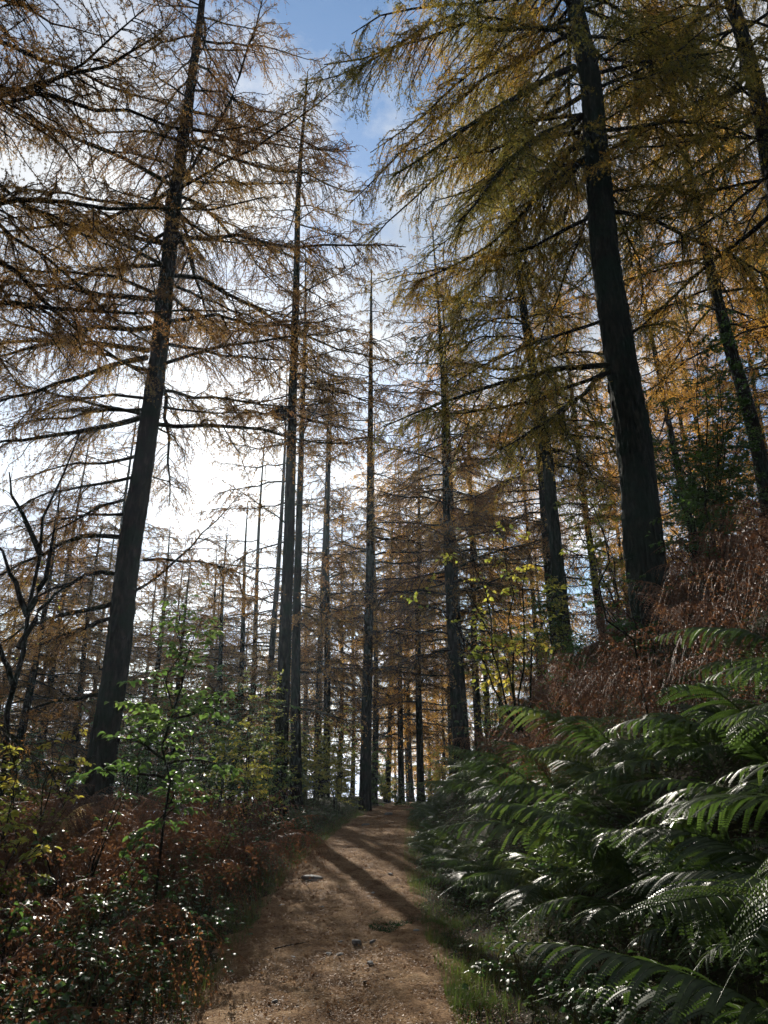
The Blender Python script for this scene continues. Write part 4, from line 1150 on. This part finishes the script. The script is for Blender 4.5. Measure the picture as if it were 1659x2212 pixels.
def moss_patch():
    c = ground_at(842, 1992)
    rng = np.random.default_rng(2)
    n = 5200
    a = rng.uniform(0, 2 * PI, n); r = np.sqrt(rng.random(n))
    rad = 1 + .18 * np.sin(3 * a + 1) + .1 * np.sin(7 * a)
    x = c[0] + .24 * r * rad * np.cos(a); y = c[1] + .42 * r * rad * np.sin(a)
    v, q, t = blades(n, lambda k: (x, y), lambda x, y, rr_: rr_.uniform(.025, .06, len(x)), .004, rng, .8)
    m2 = MB(); m2.add(v, q, t)
    o = link('moss_patch', m2.mesh('moss_patch', M['moss'])); o['category'] = 'moss patch'; o['label'] = 'dark green mossy patch on the right half of the path'
moss_patch()
def litter():
    rng = np.random.default_rng(6)
    mb = MB()
    n = 120000
    y = 4.6 + 30 * rng.random(n) ** 2.4
    u = rng.uniform(-1.25, 1.25, n)
    x = pcen(y) + u * phw(y)
    z = hbase(x, y) + .024 + rng.uniform(-.01, .012, n)
    a = rng.uniform(0, 2 * PI, n)
    d = np.stack([np.cos(a), np.sin(a), rng.uniform(-.1, .5, n)], 1)
    nr = UP + rng.normal(0, .35, (n, 3))
    s = unit(np.cross(d, nr))
    ln = rng.uniform(.008, .03, n)[:, None]; w = rng.uniform(.0015, .004, n)[:, None]
    p = np.stack([x, y, z], 1)
    v = np.stack([p, p + d * ln * .5 + s * w, p + d * ln, p + d * ln * .5 - s * w], 1)
    mb.add(v, np.arange(n)[:, None] * 4 + np.array([0, 1, 2, 3]))
    m = 6000
    y = 4.6 + 25 * rng.random(m) ** 1.8; x = pcen(y) + rng.uniform(-1.4, 1.4, m) * phw(y)
    p = np.stack([x, y, hbase(x, y) + .02], 1)
    a = rng.uniform(0, 2 * PI, m)
    leaves(mb, rng, p, np.stack([np.cos(a), np.sin(a), rng.uniform(0, .3, m)], 1), UP + rng.normal(0, .4, (m, 3)), .03, .6, .15, -.3)
    o = link('leaf_litter', mb.mesh('leaf_litter', M['litter'])); o['kind'] = 'stuff'; o['label'] = 'fallen larch needles and leaf bits on the path'
litter()
def cover():
    rng = np.random.default_rng(16)
    for nm, side, n, mt, lab in (('ground_cover', -1, 70000, 'cover', 'low tangled leaves covering the ground left of the path'), ('ground_cover', 1, 70000, 'cover', 'low tangled leaves covering the right bank between the ferns')):
        y = 2.4 + 34 * rng.random(n) ** 1.9
        off = np.abs(rng.normal(0, 2.6 if side < 0 else 2.2, n)) + np.where((y < 9) & (side > 0), .4, .12)
        x = pcen(y) + side * (phw(y) + off)
        cl = .5 + .5 * np.sin(x * 3.1 + y * 1.7) * np.cos(y * 2.3 - x * 1.1)
        hh = rng.random(n) ** 1.6 * (.05 + (.34 if side > 0 else .45) * cl) * np.clip(off / .5, .15, 1)
        p = np.stack([x, y, hbase(x, y) + hh], 1)
        a = rng.uniform(0, 2 * PI, n)
        mb = MB()
        leaves(mb, rng, p, np.stack([np.cos(a), np.sin(a), rng.uniform(-.3, .4, n)], 1), UP + rng.normal(0, .35, (n, 3)), .034, .7)
        o = link(nm, mb.mesh(nm, M[mt])); o['kind'] = 'stuff'; o['label'] = lab
cover()

# ------------------------------------------------------------------ stones and a stick on the path
def stone(u, v, w, h, label, seed, cat='stone', flat=.5, asp=.7):
    rng = np.random.default_rng(seed)
    c = ground_at(u, v)
    d = c[1] * CP + (c[2] - CAMZ) * SP
    rw = w / F * d * .5
    th, ph = np.meshgrid(np.linspace(0, 2 * PI, 17)[:-1], np.linspace(0, PI, 9))
    f = rng.uniform(0, 6, 5)
    rad = 1 + .16 * np.sin(2 * th + f[0]) + .12 * np.sin(3 * th + f[1] + ph * 2) + .07 * np.sin(5 * th + f[2]) + rng.normal(0, .03, th.shape)
    rad[0] = rad[0, 0]; rad[-1] = rad[-1, 0]
    sx = np.sign(np.cos(ph)) * np.abs(np.cos(ph)) ** .6
    vv = np.stack([rw * rad * np.sin(ph) ** .7 * np.cos(th), rw * asp * rad * np.sin(ph) ** .7 * np.sin(th), rw * flat * h * sx + 0 * th], -1)
    idx = np.arange(th.size).reshape(th.shape); nx = np.roll(idx, -1, 1)
    mb = MB(); mb.add(vv, np.stack([idx[:-1], idx[1:], nx[1:], nx[:-1]], -1).reshape(-1, 4))
    o = link('stone', mb.mesh('stone', M['stone'])); o.location = (c[0], c[1], H(c[0], c[1]) + .018 + rw * flat * h * .35)
    o.rotation_euler = (rng.normal(0, .12), rng.normal(0, .12), rng.uniform(0, 6))
    o['label'] = label; o['category'] = cat; o['group'] = 'stones set in the path'
for i, (u, v, w, h, lab) in enumerate([
    (676, 1902, 42, .5, 'flat pale slab of stone in the sunlit band on the left of the path'), (771, 2044, 25, 1.0, 'larger grey stone in the centre of the near path'),
    (805, 2042, 16, 1.0, 'smaller grey stone just right of the larger one in the near path'), (831, 2037, 7, 1.2, 'tiny whitish pebble right of the two grey stones'),
    (800, 2089, 22, .8, 'dark flat stone below the two grey stones'), (899, 2018, 22, .8, 'dark stone at the right side of the path past the mossy patch'),
    (844, 1893, 12, .9, 'small stone at the right end of the sunlit band'), (806, 1934, 12, .6, 'small pale stone just below the sunlit band'),
    (735, 2068, 18, .4, 'thin pale flake of stone left of centre, below the grey stones'), (710, 2066, 14, .6, 'thin grey flake of stone left of the pale flake'),
    (634, 2075, 16, .5, 'whitish flat stone near the left side of the near path'), (593, 2172, 18, .8, 'stone at the lower left of the path near the frame bottom'),
    (646, 2144, 10, 1.1, 'little pale stone low on the left half of the path'), (694, 1966, 14, .9, 'dark stone left of centre above the mossy patch level'),
    (609, 1963, 16, .8, 'dark stone by the left edge of the path under the bracken shade'), (788, 2128, 16, .4, 'light flat flake near the bottom centre of the path'),
    (840, 1762, 20, .8, 'stone on the distant path before the bend'), (790, 1785, 18, .7, 'flat stone in the middle of the path before the bend'),
    (735, 2040, 12, .7, 'small brown stone left of the larger grey stone')]):
    stone(u, v, w, h, lab, 700 + i)
a = ground_at(593, 2060); b = ground_at(668, 2043)
mb = MB(); s = np.linspace(0, 1, 8)[:, None]
P = (a * (1 - s) + b * s); P[:, 2] = [H(p[0], p[1]) + .035 for p in P]; P[:, 1] += .02 * np.sin(s[:, 0] * 5)
tubes(mb, P[None], np.full((1, 8), .006) * np.linspace(1, .5, 8), 6)
o = link('stick', mb.mesh('stick', M['twigs'])); o['label'] = 'thin dark stick lying across the left half of the path'; o['category'] = 'stick'


# ------------------------------------------------------------------ thin blue haze volume, added to imitate the veil of lens glare
hm = bpy.data.materials.new('veil_haze'); t = nodes(hm)
ho = N(t, 'ShaderNodeOutputMaterial'); hv = N(t, 'ShaderNodeVolumePrincipled')
hv.inputs['Color'].default_value = (.66, .84, 1.0, 1)
hv.inputs['Density'].default_value = HAZE
hv.inputs['Anisotropy'].default_value = .6
t.links.new(hv.outputs[0], ho.inputs['Volume'])
mb = MB()
x0, x1, y0, y1, z0, z1 = -75, 75, -35, 112, -32, 50
v = [(x, y, z) for z in (z0, z1) for y in (y0, y1) for x in (x0, x1)]
mb.add(v, [(0, 2, 3, 1), (4, 5, 7, 6), (0, 1, 5, 4), (2, 6, 7, 3), (0, 4, 6, 2), (1, 3, 7, 5)])
o = link('haze', mb.mesh('haze', hm)); o['kind'] = 'stuff'
